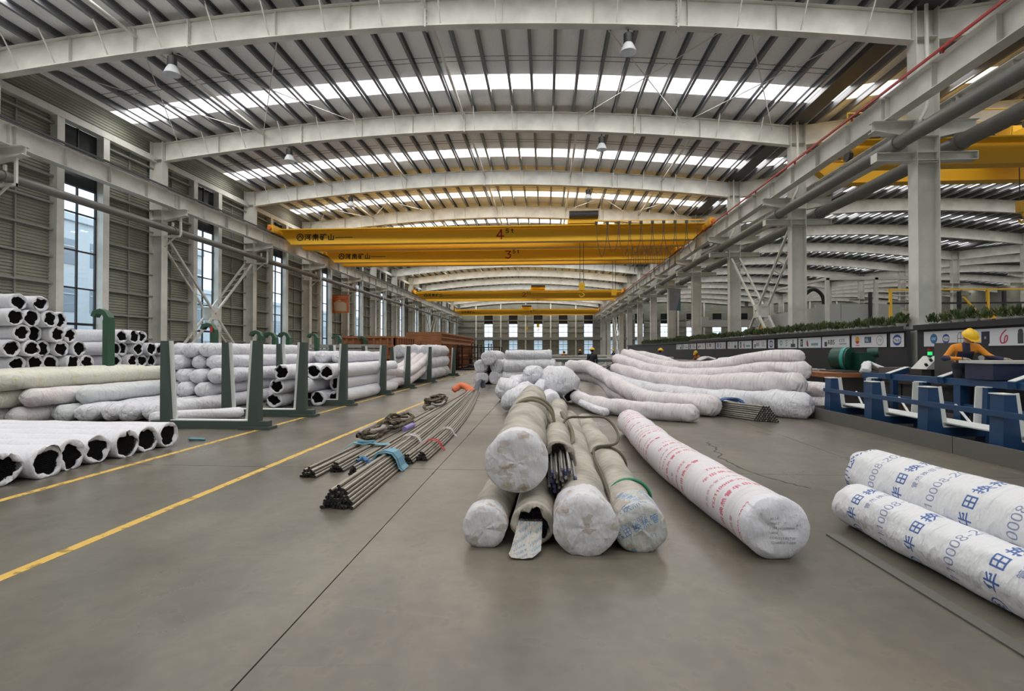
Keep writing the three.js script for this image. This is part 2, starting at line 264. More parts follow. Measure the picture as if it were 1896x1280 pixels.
// window wall
const wallL = struct('wall_left', 'grey ribbed metal wall with girts and tall windows', 'wall');
function ribbed(z0, z1, y0, y1, x, p = 0.125, d = 0.035) {             // horizontal ribs as real folds
  const pts = []; for (let y = y0; y < y1 - p * 0.5; y += p) pts.push([0, y], [0, y + p * 0.45], [-d, y + p * 0.55], [-d, y + p * 0.9]);
  pts.push([0, y1]); const back = [[-d - 0.03, y1], [-d - 0.03, y0]];
  return poly([...pts, ...back], Math.abs(z1 - z0)).translate(x, 0, (z0 + z1) / 2);
}
const WX = -19.68, JW = 0.32, WW = 1.84;
{
  const zs = (n) => zf(n) - 4;                                       // window centre
  for (let n = NMIN; n < NMAX; n++) {
    const c = zs(n), a = zf(n), b = zf(n + 1);
    for (const [z0, z1] of [[a, c + WW / 2 + JW], [c - WW / 2 - JW, b]]) {
      put(wallL, 'cladding', G(ribbed(z1, z0, 0, 11.0, WX)), clad);
      for (let y = 1.1, i = 0; y < 11; y += 1.06, i++) put(wallL, 'girt', G(lo(WX + 0.02, WX + 0.17, y, y + 0.07, z0, z1)), girtMat);
      put(wallL, 'stud', G(lo(WX + 0.01, WX + 0.07, 0, 11, (z0 + z1) / 2 - 0.03, (z0 + z1) / 2 + 0.03)), girtMat);
    }
    put(wallL, 'top_cladding', G(ribbed(b, a, 11.0, 12.35, WX)), clad);
    put(wallL, 'sill_panel', G(lo(WX - 0.1, WX, 0, 0.9, c - WW / 2, c + WW / 2)), clad);
    put(wallL, 'spandrel', G(lo(WX - 0.08, WX - 0.02, 9.3, 9.72, c - WW / 2, c + WW / 2)), clad);
    for (const s of [1, -1]) put(wallL, 'jamb', G(lo(WX - 0.1, WX + 0.3, 0, 11.0, c + s * WW / 2, c + s * (WW / 2 + JW))), whiteSteel);
    const w = struct('window_' + (n - NMIN + 1), n < -1 ? `tall black framed window, ${ORD[-n - 1]} behind the viewer` : `tall black framed window in the ribbed wall, ${n < 0 ? 'nearest, out of view' : ORD[n] + ' down the hall'}`, 'window');
    const xg = WX - 0.05, fr = [];
    const put2 = (nm, g, m) => put(w, nm, g, m);
    for (const s of [1, -1]) put2('frame', G(lo(xg - 0.04, xg + 0.04, 0.9, 9.3, c + s * WW / 2, c + s * (WW / 2 - 0.06))), frameBlack);
    put2('mullion', G(lo(xg - 0.04, xg + 0.04, 0.9, 8.5, c - 0.03, c + 0.03)), frameBlack);
    const ys = [0.9, 2.7, 4.23, 5.8, 7.38, 8.5];
    ys.forEach((y, i) => put2('transom', G(lo(xg - 0.045, xg + 0.045, y, y + (i === 1 ? 0.1 : 0.06), c - WW / 2, c + WW / 2)), frameBlack));
    for (let i = 0; i < 5; i++) for (const s of [1, -1]) put2('pane', G(lo(xg - 0.004, xg + 0.004, ys[i] + 0.05, ys[i + 1], c + s * 0.03, c + s * (WW / 2 - 0.05))), glass);
    put2('blind_panel', G(lo(xg - 0.03, xg + 0.03, 8.55, 9.3, c - WW / 2 + 0.05, c + WW / 2 - 0.05)), darkGlass);
    for (const s of [1, -1]) put2('upper_pane', G(lo(xg - 0.03, xg + 0.02, 9.74, 10.98, c + s * 0.03, c + s * (WW / 2))), darkGlass);
    put2('mullion', G(lo(xg - 0.04, xg + 0.05, 9.72, 11.0, c - 0.03, c + 0.03)), frameBlack);
  }
  put(wallL, 'head_beam', G(lo(WX, WX + 0.32, 11.0, 11.28, ZFRONT, ZBACK)), whiteSteel);
}
// far wall, closing walls
const wallB = struct('wall_back', 'grey ribbed metal end wall with girts and bright windows', 'wall');
{
    const wx = [0, 1, 2, 3, 4, 5, 6, 7, 8, 9, 10, 11, 12, 13, 14].map((i) => -13.62 + 5.42 * i).filter((x) => x < 68);
  const panel = (a, b, y0, y1) => put(wallB, 'cladding', G(lo(a, b, y0, y1, ZBACK - 0.4, ZBACK - 0.3), ...Array.from({ length: Math.floor((y1 - y0) / 0.5) }, (_, i) => lo(a, b, y0 + i * 0.5, y0 + i * 0.5 + 0.22, ZBACK - 0.3, ZBACK - 0.26))), clad);
  let a = -20.2;
  wx.forEach((x, i) => {
    panel(a, x, 0, 14.4); a = x + 1.9;
    panel(x, a, 9.6, 14.4); panel(x, a, 4.0, 4.6); panel(x, a, 0, 0.9);
    const w = struct('window_' + (31 + i), `bright window in the end wall, ${ORD[i] || 'number ' + (i + 1)} from the window wall`, 'window');
    put(w, 'blind_panel', G(lo(x, a, 7.5, 9.6, ZBACK - 0.38, ZBACK - 0.34)), darkGlass);
    for (const [y0, y1] of [[4.6, 7.5], [0.9, 4.0]]) {
      put(w, 'frame', G(lo(x, x + 0.06, y0, y1, ZBACK - 0.38, ZBACK - 0.3), lo(a - 0.06, a, y0, y1, ZBACK - 0.38, ZBACK - 0.3), lo(x, a, y0, y0 + 0.06, ZBACK - 0.38, ZBACK - 0.3), lo(x, a, y1 - 0.06, y1, ZBACK - 0.38, ZBACK - 0.3)), frameBlack);
      for (const k of [0, 1]) put(w, 'pane', G(lo(x + 0.06 + k * 0.9, x + 0.92 + k * 0.9, y0 + 0.06, y1 - 0.06, ZBACK - 0.36, ZBACK - 0.352)), glass);
      put(w, 'mullion', G(lo(x + 0.92, x + 0.98, y0, y1, ZBACK - 0.38, ZBACK - 0.32), lo(x, a, (y0 + y1) / 2, (y0 + y1) / 2 + 0.05, ZBACK - 0.38, ZBACK - 0.32)), frameBlack);
    }
    put(wallB, 'wind_post', G(box(0.3, 14, 0.3, x - 1.76, 7, ZBACK - 0.1)), whiteSteel);
    for (const e of [x - 0.2, a]) put(wallB, 'jamb', G(lo(e, e + 0.2, 0, 9.6, ZBACK - 0.3, ZBACK - 0.12)), greySteel);
  });
  panel(a, 74, 0, 14.4);
  put(wallB, 'walkway_beam', G(lo(-20, 74, 4.0, 4.5, ZBACK - 0.25, ZBACK + 0.1)), girtMat);
  for (const y of [1.8, 2.9, 5.6, 6.8, 8.2]) put(wallB, 'girt', G(lo(-20, 74, y, y + 0.12, ZBACK - 0.26, ZBACK - 0.12)), girtMat);
}
{ const w = struct('wall_front', 'ribbed metal end wall behind the viewer', 'wall'); put(w, 'cladding', G(lo(-20.2, 74, 0, 14.4, ZFRONT + 0.3, ZFRONT + 0.5)), clad);
  const r = struct('wall_right', 'ribbed metal wall closing the farthest hall', 'wall'); put(r, 'cladding', G(lo(73, 73.3, 0, 14.4, ZFRONT + 0.5, ZBACK - 0.5)), clad); 
  const t = struct('trim_1', 'eave closing sheet above the ribbed wall', 'trim'); put(t, 'closing_sheet', G(lo(-20.2, -19.2, 12.3, 12.36, ZFRONT, ZBACK)), clad); }
// outside
const ground = struct('ground', 'paved yard outside the windows', 'ground'); put(ground, 'paving', G(lo(-90, -20.2, -0.6, -0.12, 60, -160), lo(-20.2, 90, -0.6, -0.12, ZBACK - 0.6, -200)), mat(0.33, 0.33, 0.32, 0.9));
const outWall = mat(0.66, 0.69, 0.72, 0.8), outDark = mat(0.32, 0.36, 0.41, 0.3);
function outside(x, z0, z1, h, label) {
  const b = thing('neighbour_building', label, 'building', 'buildings outside'), w = Math.abs(z1 - z0);
  put(b, 'wall', G(lo(x - 12, x, -0.1, h, z0, z1)), outWall); put(b, 'parapet', G(lo(x - 12.1, x + 0.25, h, h + 0.5, z0, z1)), outWall);
  for (let y = 1.0; y < h - 1.5; y += 3.6) for (let z = z0 - 1; z > z1 + 2.2; z -= 3.6) { const f = put(b, 'window', G(lo(x, x + 0.05, y, y + 1.9, z, z - 2.4)), outDark); put(f, 'mullion', G(lo(x + 0.05, x + 0.09, y, y + 1.9, z - 1.15, z - 1.25), lo(x + 0.05, x + 0.1, y + 1.3, y + 1.38, z, z - 2.4)), outWall); }
}
outside(-36, -16, -52, 11.5, 'white plastered building outside the nearest tall windows');
outside(-44, -58, -120, 9, 'pale lower building outside the farther tall windows');
{ const b = thing('neighbour_building', 'pale building outside the end wall windows', 'building', 'buildings outside'); put(b, 'wall', G(lo(-40, 60, -0.1, 4.8, -150, -160)), outWall); put(b, 'roof', G(lo(-41, 61, 4.8, 5.3, -149, -161)), outDark); }

// ---------- bridge cranes ----------
const GL = {
  hua: [[3.2, .5, 1, 3.2], [2.1, 2.2, 2.1, 5.2], [8.6, 1, 5, 3], [5, .4, 5, 4.3, 8.7, 4.3, 8.7, 3.2], [.4, 6.6, 9.6, 6.6], [5, 5, 5, 10]],
  tian: [[1.5, 1, 8.5, 1, 8.5, 9.2, 1.5, 9.2, 1.5, 1], [1.5, 5, 8.5, 5], [5, 1, 5, 9.2]],
  huan: [[.3, 2.6, 3.6, 2.6], [2, .3, 2, 9.2, 1, 8.4], [.3, 6.4, 3.6, 5], [5.8, .2, 4.2, 2.8], [5.5, 1.2, 8, 1.2, 7.2, 2.7], [4.6, 5.7, 4.6, 2.8, 9, 2.8, 9, 5.7], [6.8, 2.8, 6.5, 5.6], [3.8, 5.8, 9.9, 5.8], [6.7, 5.8, 5.8, 7.8, 3.8, 9.7], [6.9, 6, 9.7, 9.7]],
  re: [[.4, 2, 4, 2], [2.4, .3, 2.4, 6.2], [.4, 4.7, 4, 3.7], [5, 2, 8, 2, 8, 5.4, 9.7, 6], [6.5, .4, 6.2, 3.5, 4.4, 6.2], [5, 3.6, 6.4, 4.9], [1.3, 7.5, .5, 9.6], [3.5, 7.7, 3.9, 9.6], [6, 7.7, 6.6, 9.6], [8.3, 7.5, 9.5, 9.6]],
  guan: [[2, .3, .7, 2.2], [1.5, 1.3, 4.3, 1.3], [2.8, 1.3, 3.2, 2.4], [6.5, .3, 5.4, 2.2], [6, 1.3, 9.4, 1.3], [7.3, 1.3, 7.8, 2.4], [5, 2.5, 5, 3.5], [.8, 4.9, .8, 3.6, 9.3, 3.6, 8.9, 4.9], [2.4, 9.7, 2.4, 5, 7.6, 5, 7.6, 6.6, 2.4, 6.6], [2.4, 7.9, 8, 7.9, 8, 9.7, 2.4, 9.7]],
  he: [[1, 1, 2.1, 2], [.5, 3.7, 1.7, 4.6], [.6, 9.2, 2.2, 6], [3.2, 1.5, 9.8, 1.5], [8, 1.5, 8, 9.3, 7, 8.8], [4, 3.7, 6.5, 3.7, 6.5, 6.7, 4, 6.7, 4, 3.7]],
  nan: [[1, 1.8, 9, 1.8], [5, .2, 5, 3.4], [1.3, 9.8, 1.3, 3.4, 8.7, 3.4, 8.7, 9.6, 8, 9.2], [3.5, 4, 4, 5], [6.5, 4, 6, 5], [3, 5.5, 7, 5.5], [2.8, 7.2, 7.2, 7.2], [5, 5.5, 5, 9.5]],
  kuang: [[.4, 1.2, 4, 1.2], [2, 1.2, .4, 6], [1.4, 4.6, 3.8, 4.6, 3.8, 8.6, 1.4, 8.6, 1.4, 4.6], [7, .2, 7.3, 1.3], [4.8, 1.8, 9.8, 1.8], [5, 1.8, 4.9, 5.5, 4, 9.6]],
  shan: [[5, .8, 5, 9], [1.2, 3.5, 1.2, 9, 8.8, 9], [8.8, 3.5, 8.8, 9.4]],
  d4: [[6, 9.6, 6, .6, 1.4, 6.8, 8.4, 6.8]], d3: [[1.5, 1, 7.8, 1, 4.6, 4.4, 7.6, 5.6, 7.6, 8, 5, 9.6, 1.5, 8.8]], d2: [[1.6, 2.4, 4, .7, 7.4, 1.8, 7.2, 4.4, 1.6, 9.4, 8, 9.4]], d1: [[2.6, 2.4, 5, .8, 5, 9.6]],
  d5: [[7.4, .8, 2.2, .8, 1.9, 4.6, 6, 4.2, 7.8, 6.4, 6.6, 9, 1.6, 9.2]], t: [[4, .8, 4, 8.4, 6.6, 9.2], [1.6, 3.2, 7, 3.2]], ring: [[5, 0, 8.5, 1.5, 10, 5, 8.5, 8.5, 5, 10, 1.5, 8.5, 0, 5, 1.5, 1.5, 5, 0], [2, 6.5, 5, 2.5, 8, 6.5]],
};
function lettering(chars, size, w, gap = 1.18) {                         // raised-paint strokes in the xy plane, facing +z
  const out = []; chars.forEach((c, i) => (GL[c] || []).forEach((s) => { for (let k = 0; k + 3 < s.length; k += 2) { const q = (x, y) => V((x / 10 + i * gap) * size, (1 - y / 10) * size, 0); const a = q(s[k], s[k + 1]), b = q(s[k + 2], s[k + 3]); out.push(box(a.distanceTo(b) + w * 0.6, w, 0.006).rotateZ(Math.atan2(b.y - a.y, b.x - a.x)).translate((a.x + b.x) / 2, (a.y + b.y) / 2, 0)); } }));
  return G(out);
}
function crane(z, sep, num, xl, xr, label, o = {}) {
  const t = thing('bridge_crane', label, 'crane', 'yellow bridge cranes'), yb = o.yb ?? 8.92, H = 0.98, ym = yb + H / 2;
  [z, z - sep].forEach((zz, i) => {
    const g = put(t, 'girder', G(lo(xl + 0.9, xr - 0.9, yb, yb + H, zz - 0.24, zz + 0.24), lo(xl + 0.9, xr - 0.9, yb + H, yb + H + 0.03, zz - 0.3, zz + 0.3), lo(xl + 0.9, xr - 0.9, yb - 0.03, yb, zz - 0.3, zz + 0.3), poly([[xl - 0.15, yb + 0.56], [xl + 0.3, yb + 0.56], [xl + 0.9, yb], [xl + 0.9, yb + H], [xl - 0.15, yb + H]], 0.48).translate(0, 0, zz), poly([[xr + 0.15, yb + 0.56], [xr - 0.3, yb + 0.56], [xr - 0.9, yb], [xr - 0.9, yb + H], [xr + 0.15, yb + H]], 0.48).translate(0, 0, zz)), yellow);
    put(g, 'walkway', G(lo(xl + 0.3, xr - 0.3, yb + H * 0.86, yb + H * 0.92, zz + (i ? -0.9 : 0.3), zz + (i ? -0.3 : 0.9))), yellow);
    put(g, 'rail', G(lo(xl, xr, yb + H + 0.03, yb + H + 0.1, zz - 0.05, zz + 0.05)), darkSteel);
  });
  for (const x of [xl, xr]) { const e = put(t, 'end_truck', G(box(0.36, 0.5, sep + 2.6, x, yb + 0.86, z - sep / 2)), yellow); for (const s of [-1, 1]) { put(e, 'wheel', G(cyl(V(x - 0.08, 9.68, z - sep / 2 + s * (sep / 2 + 0.95)), V(x + 0.08, 9.68, z - sep / 2 + s * (sep / 2 + 0.95)), 0.22, 14)), darkSteel); put(e, 'buffer', G(cyl(V(x, yb + 0.86, z - sep / 2 + s * (sep / 2 + 1.3)), V(x, yb + 0.86, z - sep / 2 + s * (sep / 2 + 1.5)), 0.12, 10)), orange); } }
  const xt = o.xt ?? 2, tr = put(t, 'trolley', G(box(2.0, 0.35, sep + 0.3, xt, yb + H + 0.35, z - sep / 2), box(0.9, 0.5, 0.9, xt - 0.3, yb + H + 0.7, z - sep / 2)), yellow);
  put(tr, 'hoist_drum', G(cyl(V(xt - 0.9, yb + H + 0.72, z + 0.2), V(xt + 1.0, yb + H + 0.72, z + 0.2), 0.26, 16)), darkSteel);
  const hk = o.hook ?? 4.5; put(t, 'hoist_rope', G(...[-0.12, 0.12].map((s) => cyl(V(xt + s, hk, z - sep / 2), V(xt + s, yb + H, z - sep / 2), 0.02, 6))), darkSteel);
  put(t, 'hook_block', G(box(0.4, 0.5, 0.25, xt, hk - 0.2, z - sep / 2), wire([V(xt, hk - 0.4, z - sep / 2), V(xt + 0.02, hk - 0.6, z - sep / 2), V(xt + 0.16, hk - 0.78, z - sep / 2), V(xt - 0.05, hk - 0.9, z - sep / 2), V(xt - 0.18, hk - 0.75, z - sep / 2)], 0.045, 8)), yellow);
  if (o.festoon) { const f = new THREE.Group(); f.name = 'festoon'; t.add(f); for (let i = 0; i < 9; i++) { const x = xt + 0.8 + i * (xr - xt - 1.6) / 9, x2 = xt + 0.8 + (i + 1) * (xr - xt - 1.6) / 9, zz = z + 0.95; put(f, 'cable_loop', G(wire([V(x, yb + H - 0.1, zz), V(x + 0.12, yb - 0.5, zz), V((x + x2) / 2, yb - 1.0 - 0.3 * rnd(), zz), V(x2 - 0.12, yb - 0.5, zz), V(x2, yb + H - 0.1, zz)], 0.018, 5, 16)), darkSteel); put(f, 'cable_trolley', G(box(0.18, 0.16, 0.12, x, yb + H - 0.02, zz)), darkSteel); } put(f, 'track', G(lo(xt, xr - 0.4, yb + H + 0.06, yb + H + 0.12, z + 0.92, z + 0.98)), yellow); }
  const face = z + 0.247;
  const add = (nm, ch, s, w, x, y, m) => { const p = put(t, nm, lettering(ch, s, w), m); p.position.set(x, y, face); };
  if (num) {
    add('lettering', ['ring', 'he', 'nan', 'kuang', 'shan'], 0.46, 0.06, xl + 1.3, yb + 0.24, black);
    put(t, 'small_print', G(lo(xl + 4.0, xl + 5.2, yb + 0.4, yb + 0.44, face, face + 0.004)), black);
    add('number', ['d' + num], 0.66, 0.09, -3.4, yb + 0.14, red); add('load_mark', ['d5', 't'], 0.3, 0.05, -2.75, yb + 0.55, black);
  } else {
    for (const zz of [z + 0.9, z - sep - 0.9]) { const r = new THREE.Group(); r.name = 'guard_rail'; t.add(r); put(r, 'top_rail', G(cyl(V(xl, yb + H + 1.0, zz), V(xr, yb + H + 1.0, zz), 0.025, 6), cyl(V(xl, yb + H + 0.5, zz), V(xr, yb + H + 0.5, zz), 0.02, 6)), yellow); for (let x = xl; x < xr; x += 1.6) put(r, 'rail_post', G(cyl(V(x, yb + H - 0.1, zz), V(x, yb + H + 1.0, zz), 0.025, 6)), yellow); }
  }
}
crane(-34.6, 1.9, 4, -18.35, 10.42, 'yellow double girder bridge crane with red number 4, nearest in the main hall', { festoon: 1, xt: 2.4, hook: 6.2 });
crane(-41.8, 1.9, 3, -18.35, 10.42, 'yellow double girder bridge crane with red number 3, behind crane 4', { xt: 5.5, hook: 6.6, festoon: 1 });
crane(-71.5, 3.6, 2, -18.35, 10.42, 'yellow double girder bridge crane with number 2 far down the hall', { xt: -1.2, hook: 5.4 });
crane(-103.5, 1.9, 1, -18.35, 10.42, 'yellow bridge crane with number 1 close to the end wall', { xt: -4, hook: 6.4 });
crane(-23.2, 2.2, 0, 12.47, 41.1, 'yellow bridge crane with guard rails in the adjoining hall', { xt: 21, hook: 8.2, yb: 9.5 });

// high-bay lamps hung under the rafters
const bell = new THREE.LatheGeometry([[0.1, 0.34], [0.13, 0.3], [0.2, 0.16], [0.26, 0.0], [0.255, 0.0], [0.19, 0.16], [0.12, 0.3]].map((p) => new THREE.Vector2(...p)), 20), acrylic = mat(0.85, 0.87, 0.9, 0.5, { transmission: 0.4 });
[0, 0, 1, 1, 2, 2, 4, 4].map((n, i) => [i % 2 ? -12.6 : 2.6, zf(n) - 0.1]).forEach(([x, z], i) => {
  const y = arch(x - XC) - 0.75, l = thing('high_bay_lamp', `unlit bell lamp under the ${ORD[[0, 1, 2, 4][i >> 1]]} rafter, on the ${x > 0 ? 'middle column' : 'window wall'} side`, 'lamp', 'high bay lamps');
  put(l, 'shade', bell.clone().translate(0, 0, 0), acrylic); put(l, 'housing', G(cyl(V(0, 0.3, 0), V(0, 0.58, 0), 0.15, 16), cyl(V(0, 0.58, 0), V(0, 0.62, 0), 0.1, 16)), black); put(l, 'stem', G(cyl(V(0, 0.6, 0), V(0, 0.76, 0), 0.02, 8)), darkSteel);
  l.position.set(x, y, z);
});
// ---------- wrapped tube rolls ----------
const grain = (g, w, h, n, a) => { for (let i = 0; i < n; i++) { g.fillStyle = `rgba(${rnd() > 0.5 ? '255,255,255' : '90,90,100'},${a * rnd()})`; g.fillRect(rnd() * w, rnd() * h, 2 + rnd() * 14, 1 + rnd() * 3); } };
function glyphs(g, chars, x, y, size, lw, color) { g.strokeStyle = color; g.lineWidth = lw; g.lineCap = 'round'; g.lineJoin = 'round'; chars.forEach((c, i) => GL[c].forEach((s) => { g.beginPath(); for (let k = 0; k < s.length; k += 2) g.lineTo(x + (i * 1.2 + s[k] / 10) * size, y + s[k + 1] / 10 * size); g.stroke(); })); }
const HT = ['hua', 'tian', 'huan', 're', 'guan'];
const rows = (g, w, h, list) => list.forEach(([u, v, fn]) => { g.save(); g.translate(u * w, v * h); g.rotate(Math.PI / 2); fn(g); g.restore(); });   // print runs round the roll
const emblem = (g, x, y, r, col) => { g.strokeStyle = col; g.lineWidth = r * 0.16; g.beginPath(); g.arc(x, y, r, 0, 7); g.stroke(); g.lineWidth = r * 0.24; for (const [a, b, c, d] of [[-.45, .45, -.25, -.45], [.05, .5, .3, -.55], [-.4, 0, .5, -.05], [-.1, -.5, .55, -.5], [.25, .5, .55, .45]]) { g.beginPath(); g.moveTo(x + a * r, y + b * r); g.lineTo(x + c * r, y + d * r); g.stroke(); } };
const printMap = (base, draw, ru, rv, n = 2500) => canvasTex(1024, 1024, (g, w, h) => { g.fillStyle = base; g.fillRect(0, 0, w, h); grain(g, w, h, n, 0.10); draw(g, w, h); }, ru, rv);
const blueMap = printMap('#dadbdf', (g, w, h) => {
  const c = '#3d5e9c', c2 = '#7d86a8';
  rows(g, w, h, [[0.12, 0.42, () => { emblem(g, -60, -30, 44, c); glyphs(g, HT, 20, -74, 80, 9, c); }], [0.37, 0.36, () => { g.fillStyle = c2; g.font = '78px sans-serif'; g.fillText('TS2110008-2022', -60, 0); }],
    [0.52, 0.55, () => glyphs(g, ['guan', 're', 'huan', 'tian', 'hua', 'shan', 'nan'], 0, -40, 38, 4, c2)],
    [0.62, 0.38, () => { emblem(g, -10, -30, 44, c); glyphs(g, HT, 70, -74, 80, 9, c); }], [0.86, 0.32, () => { g.fillStyle = c2; g.font = '78px sans-serif'; g.fillText('TS2110008-2022', -60, 0); }]]);
}, 1.35, 1.5);
const redMap = printMap('#dcd8dc', (g, w, h) => {
  const c = '#c4556c', c2 = '#b98f9c';
  for (let k = 0; k < 3; k++) rows(g, w, h, [[0.08 + k / 3, 0.05 + 0.21 * k, () => glyphs(g, [...HT, ...HT], 0, -40, 46, 6, c)], [0.19 + k / 3, 0.2 + 0.17 * k, () => { g.fillStyle = c; g.font = 'bold 44px sans-serif'; g.fillText('TS2110008-2022', 0, 0); }], [0.29 + k / 3, 0.35 * k, () => glyphs(g, [...HT, 'shan', ...HT], 0, -30, 32, 4, c2)]]);
}, 1.5, 1.6);
const scribble = (g, w, h, n, cols, l) => { for (let i = 0; i < n; i++) { const x = rnd() * w, y = rnd() * h, k = 4 + rnd() * 10 | 0; g.strokeStyle = cols[i % cols.length]; g.lineWidth = 2 + rnd() * 3; for (let j = 0; j < k; j++) { const yy = y + j * 17; g.beginPath(); g.moveTo(x + rnd() * 10, yy); g.lineTo(x + rnd() * 10 + l * rnd(), yy + 3 + rnd() * 9); g.lineTo(x + 16 * rnd(), yy + 12); g.stroke(); } } };
const pinkMap = printMap('#dcd6d8', (g, w, h) => { scribble(g, w, h, 46, ['rgba(110,100,112,.55)', 'rgba(130,115,125,.5)', 'rgba(190,110,130,.45)'], 22); rows(g, w, h, [[0.25, 0.1, () => { g.fillStyle = 'rgba(190,70,100,.6)'; g.font = '44px sans-serif'; g.fillText('TS2110008', 0, 0); }]]); }, 1.3, 1.3);
const greyMap = printMap('#d8d8de', (g, w, h) => scribble(g, w, h, 55, ['rgba(90,95,110,.6)', 'rgba(120,120,135,.5)', 'rgba(100,130,140,.45)'], 20), 1.2, 1.2);
const yellowMap = printMap('#dad9cc', (g, w, h) => { scribble(g, w, h, 22, ['rgba(205,200,110,.9)', 'rgba(200,196,140,.8)'], 40); for (let i = 0; i < 26; i++) { g.fillStyle = 'rgba(206,202,116,.45)'; g.fillRect(rnd() * w, rnd() * h, 30 + rnd() * 90, 14 + rnd() * 26); } }, 1.4, 1.2);
const rosyMap = printMap('#dad5d6', (g, w, h) => scribble(g, w, h, 40, ['rgba(205,130,140,.7)', 'rgba(150,140,145,.5)'], 30), 1.3, 1.2);
const tealMap = printMap('#ccd2d3', (g, w, h) => { scribble(g, w, h, 26, ['rgba(90,105,115,.7)', 'rgba(90,170,180,.6)'], 26); rows(g, w, h, [[0.3, 0.1, () => glyphs(g, HT, 0, 0, 60, 7, '#7d8a92')], [0.7, 0.3, () => glyphs(g, HT, 0, 0, 60, 7, '#84b4bb')]]); }, 1.4, 1.2);
const plainMap = printMap('#dcdce2', () => {}, 1.5, 1.5, 1500);
const canvasMap = tex(512, 512, (u, v) => { const d = fbm(u * 5, v * 8, 5, 8, 5), s = fbm(u * 30, v * 3, 30, 3, 3), k = 0.63 + (d - 0.5) * 0.3 + (s - 0.5) * 0.1; return [k, k * 0.965, k * 0.90]; }, 1.6);
const creaseBump = tex(512, 512, (u, v) => { const r = 1 - Math.abs(fbm(u * 14, v * 5, 14, 5, 4) - 0.5) * 5, f = fbm(u * 40, v * 40, 40, 40, 2); return grey(Math.max(0, Math.min(1, 0.55 * r + 0.3 * f))); }, 1.1, false);
const ringBump = tex(512, 256, (u, v) => grey(0.5 + 0.35 * Math.sin((u * 14 + 0.25 * fbm(u * 4, v * 3, 4, 3, 3)) * Math.PI * 2) * fbm(u * 9, v * 3, 9, 3, 3) + 0.3 * (fbm(u * 40, v * 8, 40, 8, 3) - 0.5)), 1.3, false);
const wrap = (map, bump = creaseBump, s = 0.018, rough = 0.55) => mat(1, 1, 1, rough, { map, bumpMap: bump, bumpScale: s });
const W = { plain: wrap(plainMap, creaseBump, 0.009), blue: wrap(blueMap, creaseBump, 0.014), red: wrap(redMap, ringBump, 0.03), pink: wrap(pinkMap, ringBump, 0.04), grey: wrap(greyMap, creaseBump, 0.025), yellow: wrap(yellowMap), rosy: wrap(rosyMap), teal: wrap(tealMap), canvas: wrap(canvasMap, creaseBump, 0.016, 0.85) };
const scrawl = (g, w, h) => { g.fillStyle = '#d8d8e0'; g.fillRect(0, 0, w, h); grain(g, w, h, 300, 0.08); g.fillStyle = '#33343c'; g.font = 'italic 24px serif'; ['20 2-6', '5x0.2', '25x2.5x6000mm', '304L', '0.1N0211 R17.00', 'S20800-2-7.0006'].forEach((t, i) => g.fillText(t, w * 0.36 + (i % 2) * 12, h * (0.36 + i * 0.075))); g.fillText('M 5', w * 0.74, h * 0.47); };
const scuff = (base, col) => canvasTex(512, 512, (g, w, h) => { g.fillStyle = base; g.fillRect(0, 0, w, h); grain(g, w, h, 900, 0.16); for (let k = 0; k < 26; k++) { g.fillStyle = `rgba(${120 + rnd() * 30 | 0},${108 + rnd() * 20 | 0},90,${0.1 + 0.2 * rnd()})`; const x = rnd() * w, y = rnd() * h; g.beginPath(); for (let a = 0; a < 9; a++) { const q = 8 + rnd() * 34; g.lineTo(x + Math.cos(a * 0.7) * q * 1.6, y + Math.sin(a * 0.7) * q); } g.fill(); } if (col) { g.save(); g.rotate(-0.5); for (let k = 0; k < 4; k++) { glyphs(g, HT, -60, 90 + k * 150, 58, 7, col); g.fillStyle = col; g.font = '44px sans-serif'; g.fillText('TS2110008-2022', -120, 240 + k * 150); } g.restore(); } }, 0.6, 0.6);
Object.assign(W, { hand: (() => { const t = canvasTex(512, 512, scrawl); return mat(1, 1, 1, 0.5, { map: t, bumpMap: creaseBump, bumpScale: 0.006 }); })(), endPale: wrap(scuff('#d0cfd4'), creaseBump, 0.012), endBlue: wrap(scuff('#bcbebd', 'rgba(90,125,170,.75)'), creaseBump, 0.012), flap: wrap(scuff('#c2bfb8', 'rgba(100,140,185,.8)'), creaseBump, 0.01) });
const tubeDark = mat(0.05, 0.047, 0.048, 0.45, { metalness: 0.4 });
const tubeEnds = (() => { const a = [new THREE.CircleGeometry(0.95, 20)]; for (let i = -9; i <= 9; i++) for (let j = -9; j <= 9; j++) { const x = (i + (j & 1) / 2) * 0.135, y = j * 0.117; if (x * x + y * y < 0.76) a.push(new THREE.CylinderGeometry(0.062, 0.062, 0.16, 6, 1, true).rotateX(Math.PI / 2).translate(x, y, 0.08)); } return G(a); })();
let rollSeed = 0;
